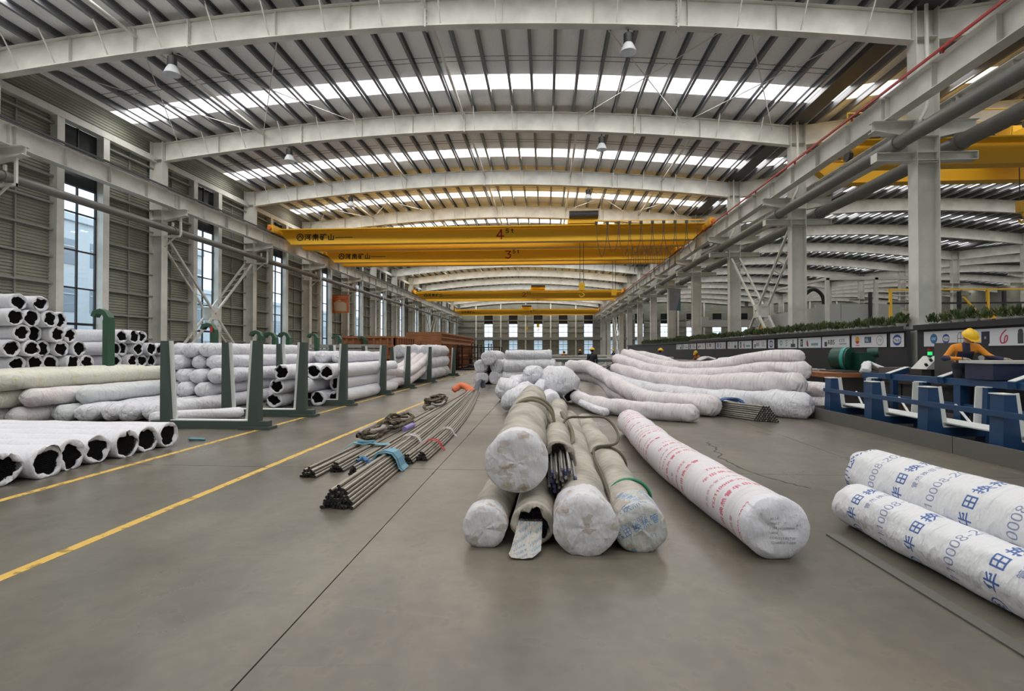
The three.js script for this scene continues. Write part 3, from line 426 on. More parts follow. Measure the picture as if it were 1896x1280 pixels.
function rollGeo(pts, r, o) {
  const curve = pts.length === 2 ? new THREE.LineCurve3(pts[0], pts[1]) : new THREE.CatmullRomCurve3(pts, false, 'catmullrom', 0.5), L = curve.getLength(), n = Math.max(8, Math.min(64, Math.ceil(L / 0.14))), m = o.m ?? 24, sd = (rollSeed += 3.7), w = o.w ?? 0.05;
  const ring = [], P = [], UV = [], I = [];
  const nz = (a, s, f) => vnoise(Math.cos(a) * f + sd, Math.sin(a) * f + s * 2.1 + sd * 1.7) - 0.5;
  const endRings = { open: [[0.02, 1.0, 0], [0.05, 0.96, 0.1], [0.045, 0.8, 0.42], [0.01, 0.78, 0.42]], cap: [[0.015, 0.985, 0.05], [0.035, 0.88, 0.12], [0.045, 0.68, 0.2], [0.05, 0.42, 0.3], [0.05, 0.0, 0]], gather: [[0.06, 0.95, 0.1], [0.14, 0.72, 0.25], [0.2, 0.4, 0.3], [0.17, 0.0, 0]], flat: [[0.0, 0.9, 0], [0.0, 0.0, 0]] };
  const e0 = endRings[o.ends[0]], e1 = endRings[o.ends[1]];
  [...e0].reverse().forEach(([d, k, q]) => ring.push([0, -d * r / 0.22, k, q]));
  for (let i = 0; i <= n; i++) ring.push([i / n, 0, 1, 0]);
  e1.forEach(([d, k, q]) => ring.push([1, d * r / 0.22, k, q]));
  for (let j = ring.length - 1; j > 0; j--) { const a = ring[j - 1][2] < 0.99, b = ring[j][2] < 0.99; if (a !== b) ring.splice(j, 0, [...ring[a ? j : j - 1], true]); }   // the face of an end has its own uv
  let u = 0, prev = null;
  ring.forEach(([s, d, k, q, flatUV], j) => {
    const c = curve.getPointAt(s), T = curve.getTangentAt(s), S = new THREE.Vector3().crossVectors(T, V(0, 1, 0)).normalize(), U = new THREE.Vector3().crossVectors(S, T); c.addScaledVector(T, d);
    const taper = o.taper ? 1 + o.taper * (s - 0.5) : 1;
    if (prev) u += Math.max(c.distanceTo(prev[0]), Math.abs(k - prev[1]) * r); prev = [c, k];
    for (let i = 0; i <= m; i++) {
      const a = i % m / m * Math.PI * 2, f = 1 + w * (2.2 * nz(a, s * L, 1.1) + 1.2 * nz(a, s * L * 2.5, 2.6)) + (o.flats ? 0.02 * Math.cos(a * o.flats) : 0);
      const R = r * taper * k * (k ? f + q * 1.6 * nz(a, j, 1.9) : 0), p = c.clone().addScaledVector(S, Math.cos(a) * R * (o.wide ?? 1)).addScaledVector(U, Math.sin(a) * R * (o.tall ?? 0.97));
      if (q && k) p.addScaledVector(T, (s ? 1 : -1) * q * r * 0.5 * nz(a, j + 5, 2.4));
      if (o.base !== undefined) p.y = Math.max(p.y, o.base);
      P.push(p.x, p.y, p.z); if (k < 0.99 || flatUV) UV.push(Math.cos(a) * R + sd * 0.37, Math.sin(a) * R + sd * 0.2); else UV.push(u + (o.u0 ?? sd * 0.37), i / m * Math.PI * 2 * r + (o.v0 ?? 0));
    }
  });
  for (let j = 0; j < ring.length - 1; j++) for (let i = 0; i < m; i++) { const a = j * (m + 1) + i, b = a + m + 1; I.push(a, b, a + 1, a + 1, b, b + 1); }
  const g = new THREE.BufferGeometry(); g.setAttribute('position', new THREE.Float32BufferAttribute(P, 3)); g.setAttribute('uv', new THREE.Float32BufferAttribute(UV, 2)); g.setIndex(I); g.computeVertexNormals();
  const N = g.attributes.normal, va = V(0, 0, 0), vb = V(0, 0, 0);
  for (let j = 0; j < ring.length; j++) { const a = j * (m + 1), b = a + m; va.fromBufferAttribute(N, a).add(vb.fromBufferAttribute(N, b)).normalize(); N.setXYZ(a, va.x, va.y, va.z); N.setXYZ(b, va.x, va.y, va.z); }
  return { g, curve };
}
function roll(name, label, group, pts, r, m, o = {}) {
  o = { ends: ['open', 'cap'], ...o };
  const t = thing(name, label, o.category ?? 'tube roll', group), { g, curve } = rollGeo(pts, r, o);
  put(t, 'wrapping', g, m);
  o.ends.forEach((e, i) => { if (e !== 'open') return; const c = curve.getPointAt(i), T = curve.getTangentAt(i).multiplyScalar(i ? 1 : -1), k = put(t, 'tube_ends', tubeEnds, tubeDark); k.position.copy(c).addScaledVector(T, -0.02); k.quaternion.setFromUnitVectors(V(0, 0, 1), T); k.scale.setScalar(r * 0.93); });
  return t;
}
const Z = (x, y, z0, z1) => [V(x, y, z0), V(x, y, z1)];               // lies down the hall
const X = (x0, x1, y, z) => [V(x0, y, z), V(x1, y, z)];               // lies across the hall

// near low row, ends towards the aisle
for (let i = 0; i < 9; i++) roll('wrapped_roll', `white wrapped tube roll, ${ORD[i]} from the camera in the low row by the yellow line`, 'low row by the yellow line', X(-6.42 - 0.12 * rnd(), -12.3, 0.2, -4.95 - 0.435 * i + 0.04 * rnd()), 0.222, W.plain, { base: 0.003, w: 0.07, ends: ['open', 'cap'], m: 26 });
one('blue_scrap', 'scrap of blue tape lying at the corner of the low white row', 'tape', null, (() => { const g = rollGeo([V(-6.45, 0.03, -9.02), V(-6.3, 0.04, -8.95), V(-6.16, 0.025, -9.0)], 0.04, { ends: ['cap', 'cap'], w: 0.4, m: 10, tall: 0.5 }).g; return g; })(), mat(0.12, 0.3, 0.36, 0.6));
for (let i = 0; i < 4; i++) roll('wrapped_roll', `white wrapped roll lying on top of the low row near the left edge, ${ORD[i]} one`, 'rolls on top of the low row', X(-8.9 - 0.25 * i, -12.6, 0.6, -6.0 - 0.44 * i), 0.2, W.plain, { base: 0.4, w: 0.08, ends: ['gather', 'cap'] });

// tall stack with open black ends, near the wall
const stack = (gname, x, z0, rows_, r, len, step, label, m = W.plain) => rows_.forEach((cnt_, j) => { for (let i = 0; i < cnt_; i++) roll('wrapped_roll', `open white roll, ${ORD[i]} in the ${ORD[j]} row of ${label}`, gname, X(x - 0.25 * rnd(), x - len, r * 0.97 + j * r * 1.74, z0 - i * step - (j % 2) * step / 2 - rr(0, 0.03)), r * rr(0.95, 1.0), m, { w: 0.06, base: j ? undefined : 0.004, m: 22 }); });
stack('tall wall stack', -12.4, -11.3, [5, 5, 5, 5, 5, 4, 4, 2], 0.212, 5.8, 0.43, 'the tall stack by the window');
stack('second wall stack', -12.5, -14.3, [6, 6, 6, 6, 5, 3], 0.212, 5.6, 0.43, 'the second stack beyond the green post');
// printed rolls lying down the hall in front of the stacks
const low = [['yellow', -12.25, 1.02, -9.9, -14.6], ['yellow', -11.8, 1.0, -9.8, -14.4], ['yellow', -11.35, 0.98, -10.1, -14.6], ['rosy', -12.05, 0.61, -10.0, -14.7], ['yellow', -11.58, 0.6, -9.9, -14.8], ['rosy', -11.1, 0.6, -10.5, -14.8], ['teal', -10.68, 0.58, -11.4, -15.4],
  ['rosy', -12.2, 0.205, -10.0, -14.8], ['rosy', -11.75, 0.205, -10.1, -14.8], ['rosy', -11.3, 0.205, -10.4, -14.8], ['teal', -10.86, 0.205, -11.0, -16.4], ['grey', -10.42, 0.205, -11.1, -17]];
low.forEach(([m, x, y, z0, z1], i) => roll('printed_roll', `pale roll with ${{ yellow: 'yellow', rosy: 'pink', teal: 'teal', grey: 'grey' }[m]} print, ${ORD[i]} in the low pile`, 'low printed pile', Z(x, y, z0, z1), 0.212, W[m], { ends: ['gather', 'cap'], base: y < 0.3 ? 0.003 : undefined, w: 0.07 }));
// grey printed pile behind the first racks
[[0.205, [-9.98, -9.53, -9.08], -11.2, -17.2], [0.57, [-10.2, -9.75, -9.3], -13.4, -19.4], [0.93, [-10.4, -9.95, -9.5, -9.06], -13.5, -19.4], [1.3, [-10.2, -9.74, -9.28], -13.7, -19.6], [1.64, [-10.4, -9.95, -9.5], -13.8, -19.5]].forEach(([y, xs, z0, z1], j) => xs.forEach((x, i) => roll('printed_roll', `white roll with grey print, ${ORD[i]} in the ${ORD[j]} row behind the first racks`, 'grey printed pile', Z(x, y, z0 - 0.3 * rnd(), z1), 0.212, W.grey, { ends: ['gather', 'cap'], base: j ? undefined : 0.003, w: 0.06 })));
roll('printed_roll', 'short white roll lying on the floor inside the first rack', 'grey printed pile', [V(-8.6, 0.14, -10.9), V(-7.4, 0.14, -12.0)], 0.14, W.plain, { ends: ['gather', 'gather'], base: 0.003, w: 0.1 });
// rolls held in the racks, open ends towards the camera
[[-7.72, 0.215, -14.3], [-7.22, 0.215, -15.3], [-6.72, 0.215, -14.9], [-6.32, 0.215, -15.2], [-7.6, 0.62, -14.2], [-7.05, 0.6, -14.6], [-6.45, 0.62, -15.6], [-7.4, 1.02, -14.1], [-6.85, 1.0, -14.9], [-6.36, 1.0, -14.7]].forEach(([x, y, z], i) => roll('wrapped_roll', `white roll with black open end in the green racks, ${ORD[i]} counting up from the floor`, 'rolls in the racks', Z(x, y, z, -21.2 + 0.3 * rnd()), 0.222, W.plain, { base: y < 0.3 ? 0.003 : undefined, w: 0.05 }));
[[-7.9, 1.42], [-7.45, 1.42], [-7.0, 1.4]].forEach(([x, y], i) => roll('printed_roll', `white printed roll lying high in the farther racks, ${ORD[i]} from the wall`, 'high rolls in the racks', Z(x, y, -16.4 - i * 0.3, -21.2), 0.2, W.grey, { ends: ['gather', 'gather'] }));
// drooping pink rolls further along the racks
for (let i = 0; i < 6; i++) { const x = -6.35 - 0.4 * (i % 3), y = 0.22 + 0.36 * (i / 3 | 0); roll('printed_roll', `pinkish drooping roll in the middle racks, ${ORD[i]} from the aisle floor`, 'drooping pink rolls', [V(x, y + (i > 2 ? 0.25 : 0), -19.9), V(x, y + 0.12, -21.7), V(x - 0.05, y, -23.2), V(x, y + 0.28, -25.2), V(x, y + 0.75, -27.6)], 0.21, W.pink, { ends: ['gather', 'cap'], base: y < 0.3 ? 0.003 : undefined, w: 0.07 }); }
for (let i = 0; i < 9; i++) { const j = i / 3 | 0; roll('wrapped_roll', `bulky white roll in the last racks, ${ORD[i % 3]} in the ${ORD[j]} row`, 'bulky rolls in the last racks', Z(-6.6 - 0.72 * (i % 3), 0.36 + 0.62 * j, -28.2 + 0.3 * rnd(), -33), 0.37, i % 2 ? W.plain : W.grey, { ends: ['cap', 'cap'], base: j ? undefined : 0.003, w: 0.1 }); }
for (let i = 0; i < 12; i++) { const j = i / 6 | 0; roll('wrapped_roll', `small open roll behind the third rack, ${ORD[i % 6]} in the ${ORD[j]} row`, 'small rolls behind the third rack', Z(-9.0 - 0.32 * (i % 6), 1.0 + 0.3 * j, -20.4, -25), 0.15, W.plain, { w: 0.06 }); }
one('support_table', 'grey steel bench carrying the small open ended rolls', 'bench', null, G(lo(-8.8, -10.9, 0.72, 0.84, -20.6, -25), ...[-8.9, -10.8].flatMap((x) => [-20.8, -22.8, -24.8].map((z) => lo(x - 0.06, x + 0.06, 0, 0.72, z - 0.06, z + 0.06)))), greySteel);

// green stacking racks
const rackZ = [-10.4, -12.45, -15.05, -18.8, -22.2, -26.4, -33.4];
rackZ.forEach((z, i) => {
  const t = thing('stacking_rack', `dark green U shaped stacking rack with white liners, ${ORD[i]} from the camera`, 'rack', 'green U racks'), d = 0.17;
  put(t, 'base_beam', G(lo(-8.25, -5.72, 0, 0.17, -d / 2, d / 2)), rackGreen);
  for (const s of [1, -1]) {
    const p = put(t, 'post', G(poly([[-0.08, 0.17], [0.15, 0.17], [0.05, 1.83], [-0.08, 1.83]], d).rotateY(s > 0 ? 0 : Math.PI).translate(s > 0 ? -7.97 : -6.0, 0, 0)), rackGreen);
    put(p, 'liner', G(bar(V(0.16, 0.2, 0), V(0.06, 1.83, 0), d * 0.96, 0.02).rotateY(s > 0 ? 0 : Math.PI).translate(s > 0 ? -7.97 : -6.0, 0, 0)), nylon);
    put(p, 'foot', G(lo(-0.35, 0.3, 0, 0.06, -0.17, 0.17).rotateY(s > 0 ? 0 : Math.PI).translate(s > 0 ? -7.97 : -6.0, 0, 0)), rackGreen);
  }
  put(t, 'base_liner', G(lo(-7.82, -6.15, 0.17, 0.19, -d / 2, d / 2)), nylon);
  t.position.set(0, 0, z); 
});
// hooked posts of the back rack row
[[-12.25, -13.75, 2.62], [-11.6, -17.4, 2.42], [-11.2, -19.7, 2.25], [-10.8, -15.6 - 4.4, 2.2], [-10.95, -21.4, 2.25], [-11.0, -24.2, 2.3], [-10.9, -26.8, 2.3], [-10.6, -29.8, 2.3]].forEach(([x, z, h], i) => {
  const t = thing('hooked_post', `green storage post with a hooked top, ${ORD[i]} from the camera`, 'post', 'green hooked posts');
  put(t, 'post', G(lo(x - 0.08, x + 0.08, 0, h - 0.14, z - 0.12, z + 0.12)), hookGreen);
  put(t, 'hook', G(poly([[-0.08, 0], [0.08, 0], [0.08, 0.08], [-0.04, 0.26], [-0.2, 0.32], [-0.4, 0.26], [-0.46, 0.12], [-0.36, 0.08], [-0.3, 0.17], [-0.2, 0.2], [-0.12, 0.16], [-0.08, 0.08]], 0.2).translate(x, h - 0.14, z)), hookGreen);
  put(t, 'foot', G(lo(x - 0.3, x + 0.3, 0, 0.04, z - 0.25, z + 0.25)), hookGreen);
  if (i === 1) put(t, 'red_tag', G(box(0.1, 0.2, 0.01, x - 0.02, h - 0.05, z + 0.13)), red);
});

// canvas-covered bundle group in the middle
const bareSteel = mat(0.25, 0.235, 0.21, 0.4, { metalness: 0.5 });
const cv = [[-0.22, 0.66, -4.55, -10.6, 0.27, ['cap', 'cap'], 'large canvas roll with a white capped end, on top of the middle group'], [-0.47, 0.165, -4.3, -10.2, 0.17, ['cap', 'cap'], 'small canvas roll low at the outer side under the large capped one'], [-0.08, 0.175, -4.35, -10.3, 0.18, ['open', 'cap'], 'canvas roll with a torn open end and dark tubes showing'], [0.35, 0.225, -4.2, -10.2, 0.235, ['cap', 'cap'], 'canvas roll with creased pale end, second from the red printed roll'], [0.8, 0.19, -4.3, -10.3, 0.2, ['cap', 'cap'], 'canvas roll with a green tie and blue printed end'], [0.13, 0.52, -5.5, -10.4, 0.165, ['flat', 'cap'], 'narrow canvas roll on top with bare tubes sticking out']];
cv.forEach(([x, y, z0, z1, r, ends, label], i) => {
  x -= 0.04; const x1 = x * 0.72 + 0.18 * (i === 0 ? 0 : 1) - (i < 2 ? 0.1 : 0), t = roll('canvas_roll', label, 'canvas covered group', [V(x, y, z0), V((x + x1) / 2, y, (z0 + z1) / 2), V(x1, y, z1)], r, W.canvas, { ends: [ends[0] === 'cap' ? 'flat' : ends[0], ends[1]], base: y < 0.3 ? 0.003 : undefined, w: 0.06, m: 28 });
  if (ends[0] === 'cap') { const c = rollGeo([V(x, y, z0 + 0.03), V(x, y, z0 - [0.1, 0.14, 0, 0.3, 0.34][i])], r * 1.06, { ends: ['cap', 'flat'], base: y < 0.3 ? 0.002 : undefined, w: 0.06, m: 28 }).g; put(t, 'end_cap', c, i === 4 ? W.endBlue : W.endPale); }
  if (i === 2) { const fl = new THREE.PlaneGeometry(0.26, 0.36, 8, 10), p = fl.attributes.position; for (let k = 0; k < p.count; k++) { const b = p.getY(k) + 0.18, a = p.getX(k) * (b < 0.09 ? 0.5 + 4 * b + 0.25 * vnoise(p.getX(k) * 30, 3) : 1); p.setXYZ(k, -0.16 + a * (1 - b * 0.6) + b * 0.12 - 0.02, 0.012 + b * b * 1.5 + 0.012 * vnoise(a * 20, b * 20), -4.02 - b * 0.95); } fl.computeVertexNormals(); put(t, 'torn_flap', fl, W.flap); }
  if (i === 4) put(t, 'green_tie', G(new THREE.TorusGeometry(r * 1.03, 0.016, 6, 28).scale(1, 0.97, 1.6).translate(0.79, y, z0 - 0.75)), mat(0.02, 0.2, 0.1, 0.6));
  if (i === 5) { const tb = []; for (let k = 0; k < 26; k++) { const a = k * 2.4, q = 0.13 * Math.sqrt(k / 26); tb.push([0.13 + Math.cos(a) * q + 0.015, y - 0.02 + Math.sin(a) * q, k]); } tb.forEach(([tx, ty, k]) => put(t, 'bare_tube', G(cyl(V(tx, ty - 0.06, -4.75 + 0.06 * rnd()), V(tx, ty, -5.7), 0.0125, 8)), k % 3 ? bareSteel : greySteel));
    put(t, 'collar', rollGeo([V(0.13, y, -5.35), V(0.13, y, -5.62)], 0.185, { ends: ['open', 'flat'], w: 0.12, m: 24 }).g, W.canvas); put(t, 'blue_caps', G(...tb.filter((q, k) => k > 10).map(([tx, ty]) => cyl(V(tx, ty - 0.065, -4.72), V(tx, ty - 0.06, -4.8), 0.017, 8))), mat(0.03, 0.04, 0.13, 0.5)); }
});
// ropes and slings over them
const ropeMat = mat(0.11, 0.095, 0.07, 0.85), strapMat = mat(0.20, 0.175, 0.125, 0.85);
const hoop = (x, y, z, r, tilt = 0, r2 = 0.02, m = ropeMat, a0 = -0.3, a1 = 3.44) => Array.from({ length: 14 }, (_, i) => { const a = a0 + (a1 - a0) * i / 13; return V(x + Math.cos(a) * (r + r2), y + Math.sin(a) * (r + r2), z + tilt * Math.cos(a)); });
one('lifting_strap', 'olive lifting strap looped over the large canvas roll', 'strap', 'slings on the canvas group', G(wire(hoop(-0.2, 0.66, -7.0, 0.27, 0.12, 0.03), 0.024, 6, 40)), strapMat);
one('lifting_strap', 'second olive strap crossing over the large canvas roll just behind the first', 'strap', 'slings on the canvas group', G(wire(hoop(-0.2, 0.66, -7.3, 0.27, -0.15, 0.03), 0.024, 6, 40)), strapMat);
one('lifting_strap', 'olive strap looped over the small rolls beside the large canvas roll', 'strap', 'slings on the canvas group', G(wire([V(0.02, 0.7, -7.1), V(0.1, 0.6, -6.75), V(0.16, 0.44, -6.5), V(0.28, 0.44, -6.55), V(0.34, 0.52, -7.0), V(0.22, 0.72, -7.6)], 0.03, 6, 40)), strapMat);
one('lifting_rope', 'dark rope looped across the top of the narrow rolls', 'rope', 'slings on the canvas group', G(wire([V(0.16, 0.48, -6.4), V(0.2, 0.62, -6.9), V(0.3, 0.71, -7.1), V(0.5, 0.72, -7.1), V(0.8, 0.7, -7.2), V(0.93, 0.56, -7.0), V(0.86, 0.45, -6.6), V(0.62, 0.43, -6.5), V(0.55, 0.4, -6.1), V(0.57, 0.34, -5.4), V(0.58, 0.26, -4.7)], 0.017, 6, 80)), ropeMat);
one('lifting_rope', 'dark rope hooped over the canvas roll with green tie', 'rope', 'slings on the canvas group', G(wire(hoop(0.76, 0.19, -6.6, 0.2, 0.1, 0.02), 0.017, 6, 40)), ropeMat);

// red printed roll
roll('printed_roll', 'large white roll with red print and handwritten end, lying alone on the floor', null, [V(1.78, 0.235, -4.2), V(1.6, 0.235, -7), V(1.63, 0.235, -10.2)], 0.25, W.red, { ends: ['flat', 'cap'], base: 0.003, w: 0.035, m: 40, wide: 1.05, u0: 0, v0: 0.2 });
{ const t = scene.children[scene.children.length - 1]; const { g } = rollGeo([V(1.782, 0.235, -4.19), V(1.775, 0.235, -4.26)], 0.252, { ends: ['cap', 'flat'], base: 0.002, w: 0.035, m: 40, wide: 1.05 });
  const p = g.attributes.position, uv = g.attributes.uv; for (let i = 0; i < p.count; i++) uv.setXY(i, (p.getX(i) - 1.52) / 0.53, p.getY(i) / 0.5); put(t, 'end_cap', g, W.hand); }
// blue printed rolls
const bl = [[[2.86, 0.19, -5.0], [2.98, 0.19, -2.6], [3.1, 0.19, 1.0], 0.205, 'lower white roll with blue print beside the flat steel bar'], [[3.2, 0.4, -5.3], [3.34, 0.42, -2.8], [3.46, 0.42, 0.6], 0.26, 'thicker white roll with large blue print lying up against the one by the bar'], [[3.56, 0.18, -5.2], [3.68, 0.18, -2.6], [3.8, 0.18, 1.0], 0.2, 'white roll mostly hidden behind the thick blue printed one']];
bl.forEach(([a, b, c, r, label], i) => roll('printed_roll', label, 'blue printed rolls', [V(...c), V(...b), V(...a)], r, W.blue, { ends: ['cap', 'gather'], base: i === 1 ? undefined : 0.003, w: 0.045, m: 36, flats: 8, u0: 0.3 + i * 0.45, v0: i === 1 ? -0.05 : 0.13 }));
{ const t = thing('flat_bar', 'long flat steel bar lying on the floor beside the blue printed rolls', 'steel bar'); put(t, 'bar', G(bar(V(2.5, 0.006, -4.75), V(2.62, 0.006, -1.2), 0.1, 0.012)), mat(0.1, 0.092, 0.082, 0.6)); put(t, 'hole_plate', G(bar(V(2.57, 0.014, -2.75), V(2.572, 0.014, -2.69), 0.03, 0.006)), black); }

// white sacks and rolls farther down the middle
[[-3.15, 0.3, 0.32], [-2.45, 0.3, 0.34], [-3.2, 0.85, 0.33], [-2.4, 0.88, 0.33], [-2.75, 1.28, 0.36]].forEach(([x, y, r], i) => roll('white_bundle', `bulky white bundle, ${ORD[i]} from the floor in the pile of five beyond the loose tubes`, 'pile of five white bundles', [V(x, y, -25.0 + (i === 4 ? 0.3 : 0)), V(x + 0.1, y, -26.6), V(x + 0.15, y, -28)], r, W.grey, { ends: ['cap', 'cap'], base: i < 2 ? 0.003 : undefined, w: 0.14, category: 'bundle' }));
[[0.32, -2.0, 0.2], [0.92, -1.95, 0.35], [1.42, -1.9, 0.2]].forEach(([y, x0, x1], i) => roll('white_bundle', `wide white bundle lying across the hall, ${['lowest', 'middle', 'topmost'][i]} of three stacked`, 'three wide bundles', X(x0, x1, y, -24.6), i === 2 ? 0.25 : 0.36, W.grey, { ends: ['cap', 'cap'], base: i ? undefined : 0.003, w: 0.1, category: 'bundle' }));
[[[-1.25, 0.34, -16.6], [-1.0, 0.32, -18.6], 0.4, 'white sack roll at the outer edge of the middle heap'], [[-0.85, 0.3, -13.7], [-0.55, 0.32, -16.4], 0.34, 'white sack roll nearest the canvas rolls in the heap'], [[-0.1, 0.35, -16.2], [-0.2, 0.36, -18.8], 0.4, 'white sack roll in the middle of the heap'], [[0.45, 0.62, -15.9], [0.2, 0.55, -18.4], 0.5, 'tallest bulging white sack of the heap'], [[-0.5, 0.8, -17.2], [-0.4, 0.7, -19], 0.34, 'white sack resting on top of the heap']].forEach(([a, b, r, label]) => roll('white_sack', label, 'heap of white sacks', [V(...a), V(...b)], r, W.grey, { ends: ['gather', 'cap'], base: a[1] < 0.7 ? 0.003 : undefined, w: 0.2, category: 'sack' }));
roll('white_sack', 'short white roll with a round end standing out before the heap', 'heap of white sacks', [V(0.17, 0.22, -14.4), V(0.1, 0.24, -15.6)], 0.24, W.plain, { ends: ['cap', 'cap'], base: 0.003, w: 0.06, category: 'sack' });
roll('wrapped_roll', 'dark ended roll poking out beside the tallest sack', null, [V(0.72, 0.3, -15.7), V(0.5, 0.32, -17.4)], 0.25, W.plain, { base: 0.003 });

// bent pink rolls
const bent = [
  [[0.72, 0.75, -19.6], [0.75, 0.35, -17.2], [1.15, 0.2, -14.6], [2.0, 0.2, -12.9], [3.25, 0.2, -12.05], 0.21, 'pink printed roll curving along the floor, foremost of the bent rolls'],
  [[0.9, 1.05, -20], [1.6, 1.0, -18.6], [2.3, 0.5, -16.2], [2.9, 0.28, -14.2], [4.05, 0.27, -13.1], 0.25, 'pink printed roll arching up at its far end, second of the bent rolls'],
  [[1.0, 0.7, -20.2], [1.9, 0.6, -18.5], [2.3, 0.22, -16.4], [3.2, 0.22, -14.9], [4.3, 0.24, -14.2], 0.22, 'pink printed roll lying inside the arch of bent rolls'],
  [[0.95, 0.2, -14.3], [1.2, 0.12, -13.6], [1.45, 0.1, -13.0], 0.1, 'thin white tube end lying before the foremost bent roll'],
  [[2.4, 0.62, -19.6], [3.2, 0.34, -17.6], [4.2, 0.26, -15.6], [5.3, 0.26, -13.9], [6.1, 0.3, -12.95], 0.3, 'pink roll on the floor with a big white crumpled end'],
  [[2.6, 0.95, -20], [3.5, 0.7, -17.8], [4.5, 0.62, -15.9], [5.6, 0.75, -14.4], [6.35, 0.75, -13.7], 0.27, 'pink roll second from the floor in the sagging right pile'],
  [[2.7, 1.3, -20.2], [3.7, 0.95, -18.2], [4.8, 0.85, -16.4], [6.0, 1.05, -15.2], [6.9, 1.1, -14.5], 0.23, 'pink roll third from the floor in the sagging right pile'],
  [[3.0, 1.5, -20.3], [4.1, 1.1, -18.4], [5.1, 1.12, -16.8], [6.2, 1.42, -15.6], [7.0, 1.45, -15], 0.2, 'topmost pink roll of the sagging pile with its end on timber'],
  [[3.4, 1.5, -21.5], [4.2, 1.3, -20], [5.0, 0.9, -18.4], 0.2, 'pink roll sticking up behind the sagging pile'],
  [[6.4, 0.24, -15.5], [6.9, 0.24, -14.3], [7.2, 0.24, -13.7], 0.24, 'grey printed roll end tucked low behind the big crumpled end'],
  [[6.2, 0.66, -15.4], [6.9, 0.62, -14.2], [7.15, 0.6, -13.8], 0.2, 'flattened grey roll end halfway up behind the crumpled end'],
];
bent.forEach((b) => { const label = b.pop(), r = b.pop(), y = b[b.length - 1][1]; roll('bent_roll', label, 'bent pink rolls', b.map((p) => V(...p)), r, r > 0.28 || r < 0.12 ? W.grey : W.pink, { ends: ['cap', 'gather'], base: y < 0.35 ? 0.003 : undefined, w: 0.1, m: 26, taper: r > 0.26 ? 0.45 : 0.12 }); });
// ---------- loose steel tubes on the floor ----------
const tubeSteel = [mat(0.30, 0.275, 0.235, 0.38, { metalness: 0.55 }), mat(0.24, 0.22, 0.19, 0.42, { metalness: 0.5 }), mat(0.36, 0.335, 0.29, 0.35, { metalness: 0.55 })];
function tubeBundle(label, path, n, r, spread, group, o = {}) {
  const t = thing('tube_bundle', label, 'tube bundle', group), cells = []; let row = 0, left = n, w = Math.ceil(Math.sqrt(n) * 1.25);
  while (left > 0) { const k = Math.min(left, w - row); if (k <= 0) { w++; row = 0; left = n; cells.length = 0; continue; } for (let i = 0; i < k; i++) cells.push([(i - (k - 1) / 2) * 2.05 * r, r + row * 1.75 * r]); left -= k; row++; }
  cells.forEach(([dx, y], i) => {
    const j = rr(-1, 1) * (o.j ?? 0.035), pts = path.map(([x, z], k) => { const s = k / (path.length - 1), sp = 1 + (spread - 1) * s; const nx = o.across ? dx * o.across[0] : dx, nzz = o.across ? dx * o.across[1] : 0; return V(x + nx * sp + rr(-0.01, 0.01) * s, Math.max(r, y + rr(-0.004, 0.004)) + s * 0.0, z + nzz * sp + (k === 0 ? j : 0)); });
    const c = path.length > 2 ? new THREE.CatmullRomCurve3(pts) : new THREE.LineCurve3(pts[0], pts[1]);
    const m = o.mats ? o.mats[i % o.mats.length] : tubeSteel[i % 3], k = put(t, 'tube', new THREE.TubeGeometry(c, path.length > 2 ? 14 : 1, r, 7), m), T = c.getTangentAt(0).negate();
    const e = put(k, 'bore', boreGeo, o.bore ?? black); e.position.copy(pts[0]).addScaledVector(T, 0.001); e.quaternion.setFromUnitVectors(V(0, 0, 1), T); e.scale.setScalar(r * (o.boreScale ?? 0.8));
  }); return t;
}
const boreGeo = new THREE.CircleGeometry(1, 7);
const far2 = [[-2.9, -19.6]];
const tb1 = tubeBundle('foremost long bundle of bare steel tubes with a blue wrap', [[-2.14, -5.2], [-2.2, -8.5], [-2.42, -13], [-2.8, -19.8]], 40, 0.0195, 1.1, 'loose steel tube bundles');
tubeBundle('bare steel tube bundle lying nearest the yellow line', [[-3.04, -6.45], [-2.98, -9.5], [-2.98, -13], [-3.0, -18.4]], 16, 0.019, 1.2, 'loose steel tube bundles');
tubeBundle('second bare tube bundle from the yellow line', [[-2.8, -6.75], [-2.8, -9.5], [-2.86, -13], [-2.95, -18.8]], 14, 0.019, 1.2, 'loose steel tube bundles');
tubeBundle('third bare tube bundle from the yellow line, set back', [[-2.66, -7.3], [-2.68, -9.5], [-2.76, -13], [-2.92, -19]], 12, 0.019, 1.2, 'loose steel tube bundles');
tubeBundle('small tube bundle with a blue knotted tie beside the foremost one', [[-2.5, -6.6], [-2.5, -9.5], [-2.62, -13], [-2.86, -19.2]], 10, 0.019, 1.2, 'loose steel tube bundles');
tubeBundle('tube bundle just beyond the end of the blue wrap', [[-2.0, -7.3], [-2.02, -9.5], [-2.2, -13], [-2.74, -19.6]], 14, 0.019, 1.1, 'loose steel tube bundles');
tubeBundle('outer tube bundle with a red tie beside the floor joint', [[-1.84, -7.55], [-1.86, -9.5], [-2.04, -13], [-2.66, -19.9]], 14, 0.019, 1.0, 'loose steel tube bundles');
const cloth = (pts, r, o = {}) => rollGeo(pts.map((p) => V(...p)), r, { ends: ['cap', 'cap'], w: 0.3, m: 14, tall: 0.6, ...o }).g;
const lightBlue = mat(0.16, 0.33, 0.43, 0.7), slingMat = mat(1, 1, 1, 0.9, { map: tex(128, 128, (u, v) => { const k = fbm(u * 9, v * 9, 9, 9, 3); return k > 0.55 ? [0.42, 0.37, 0.28] : [0.2, 0.18, 0.15]; }, 0.3) });
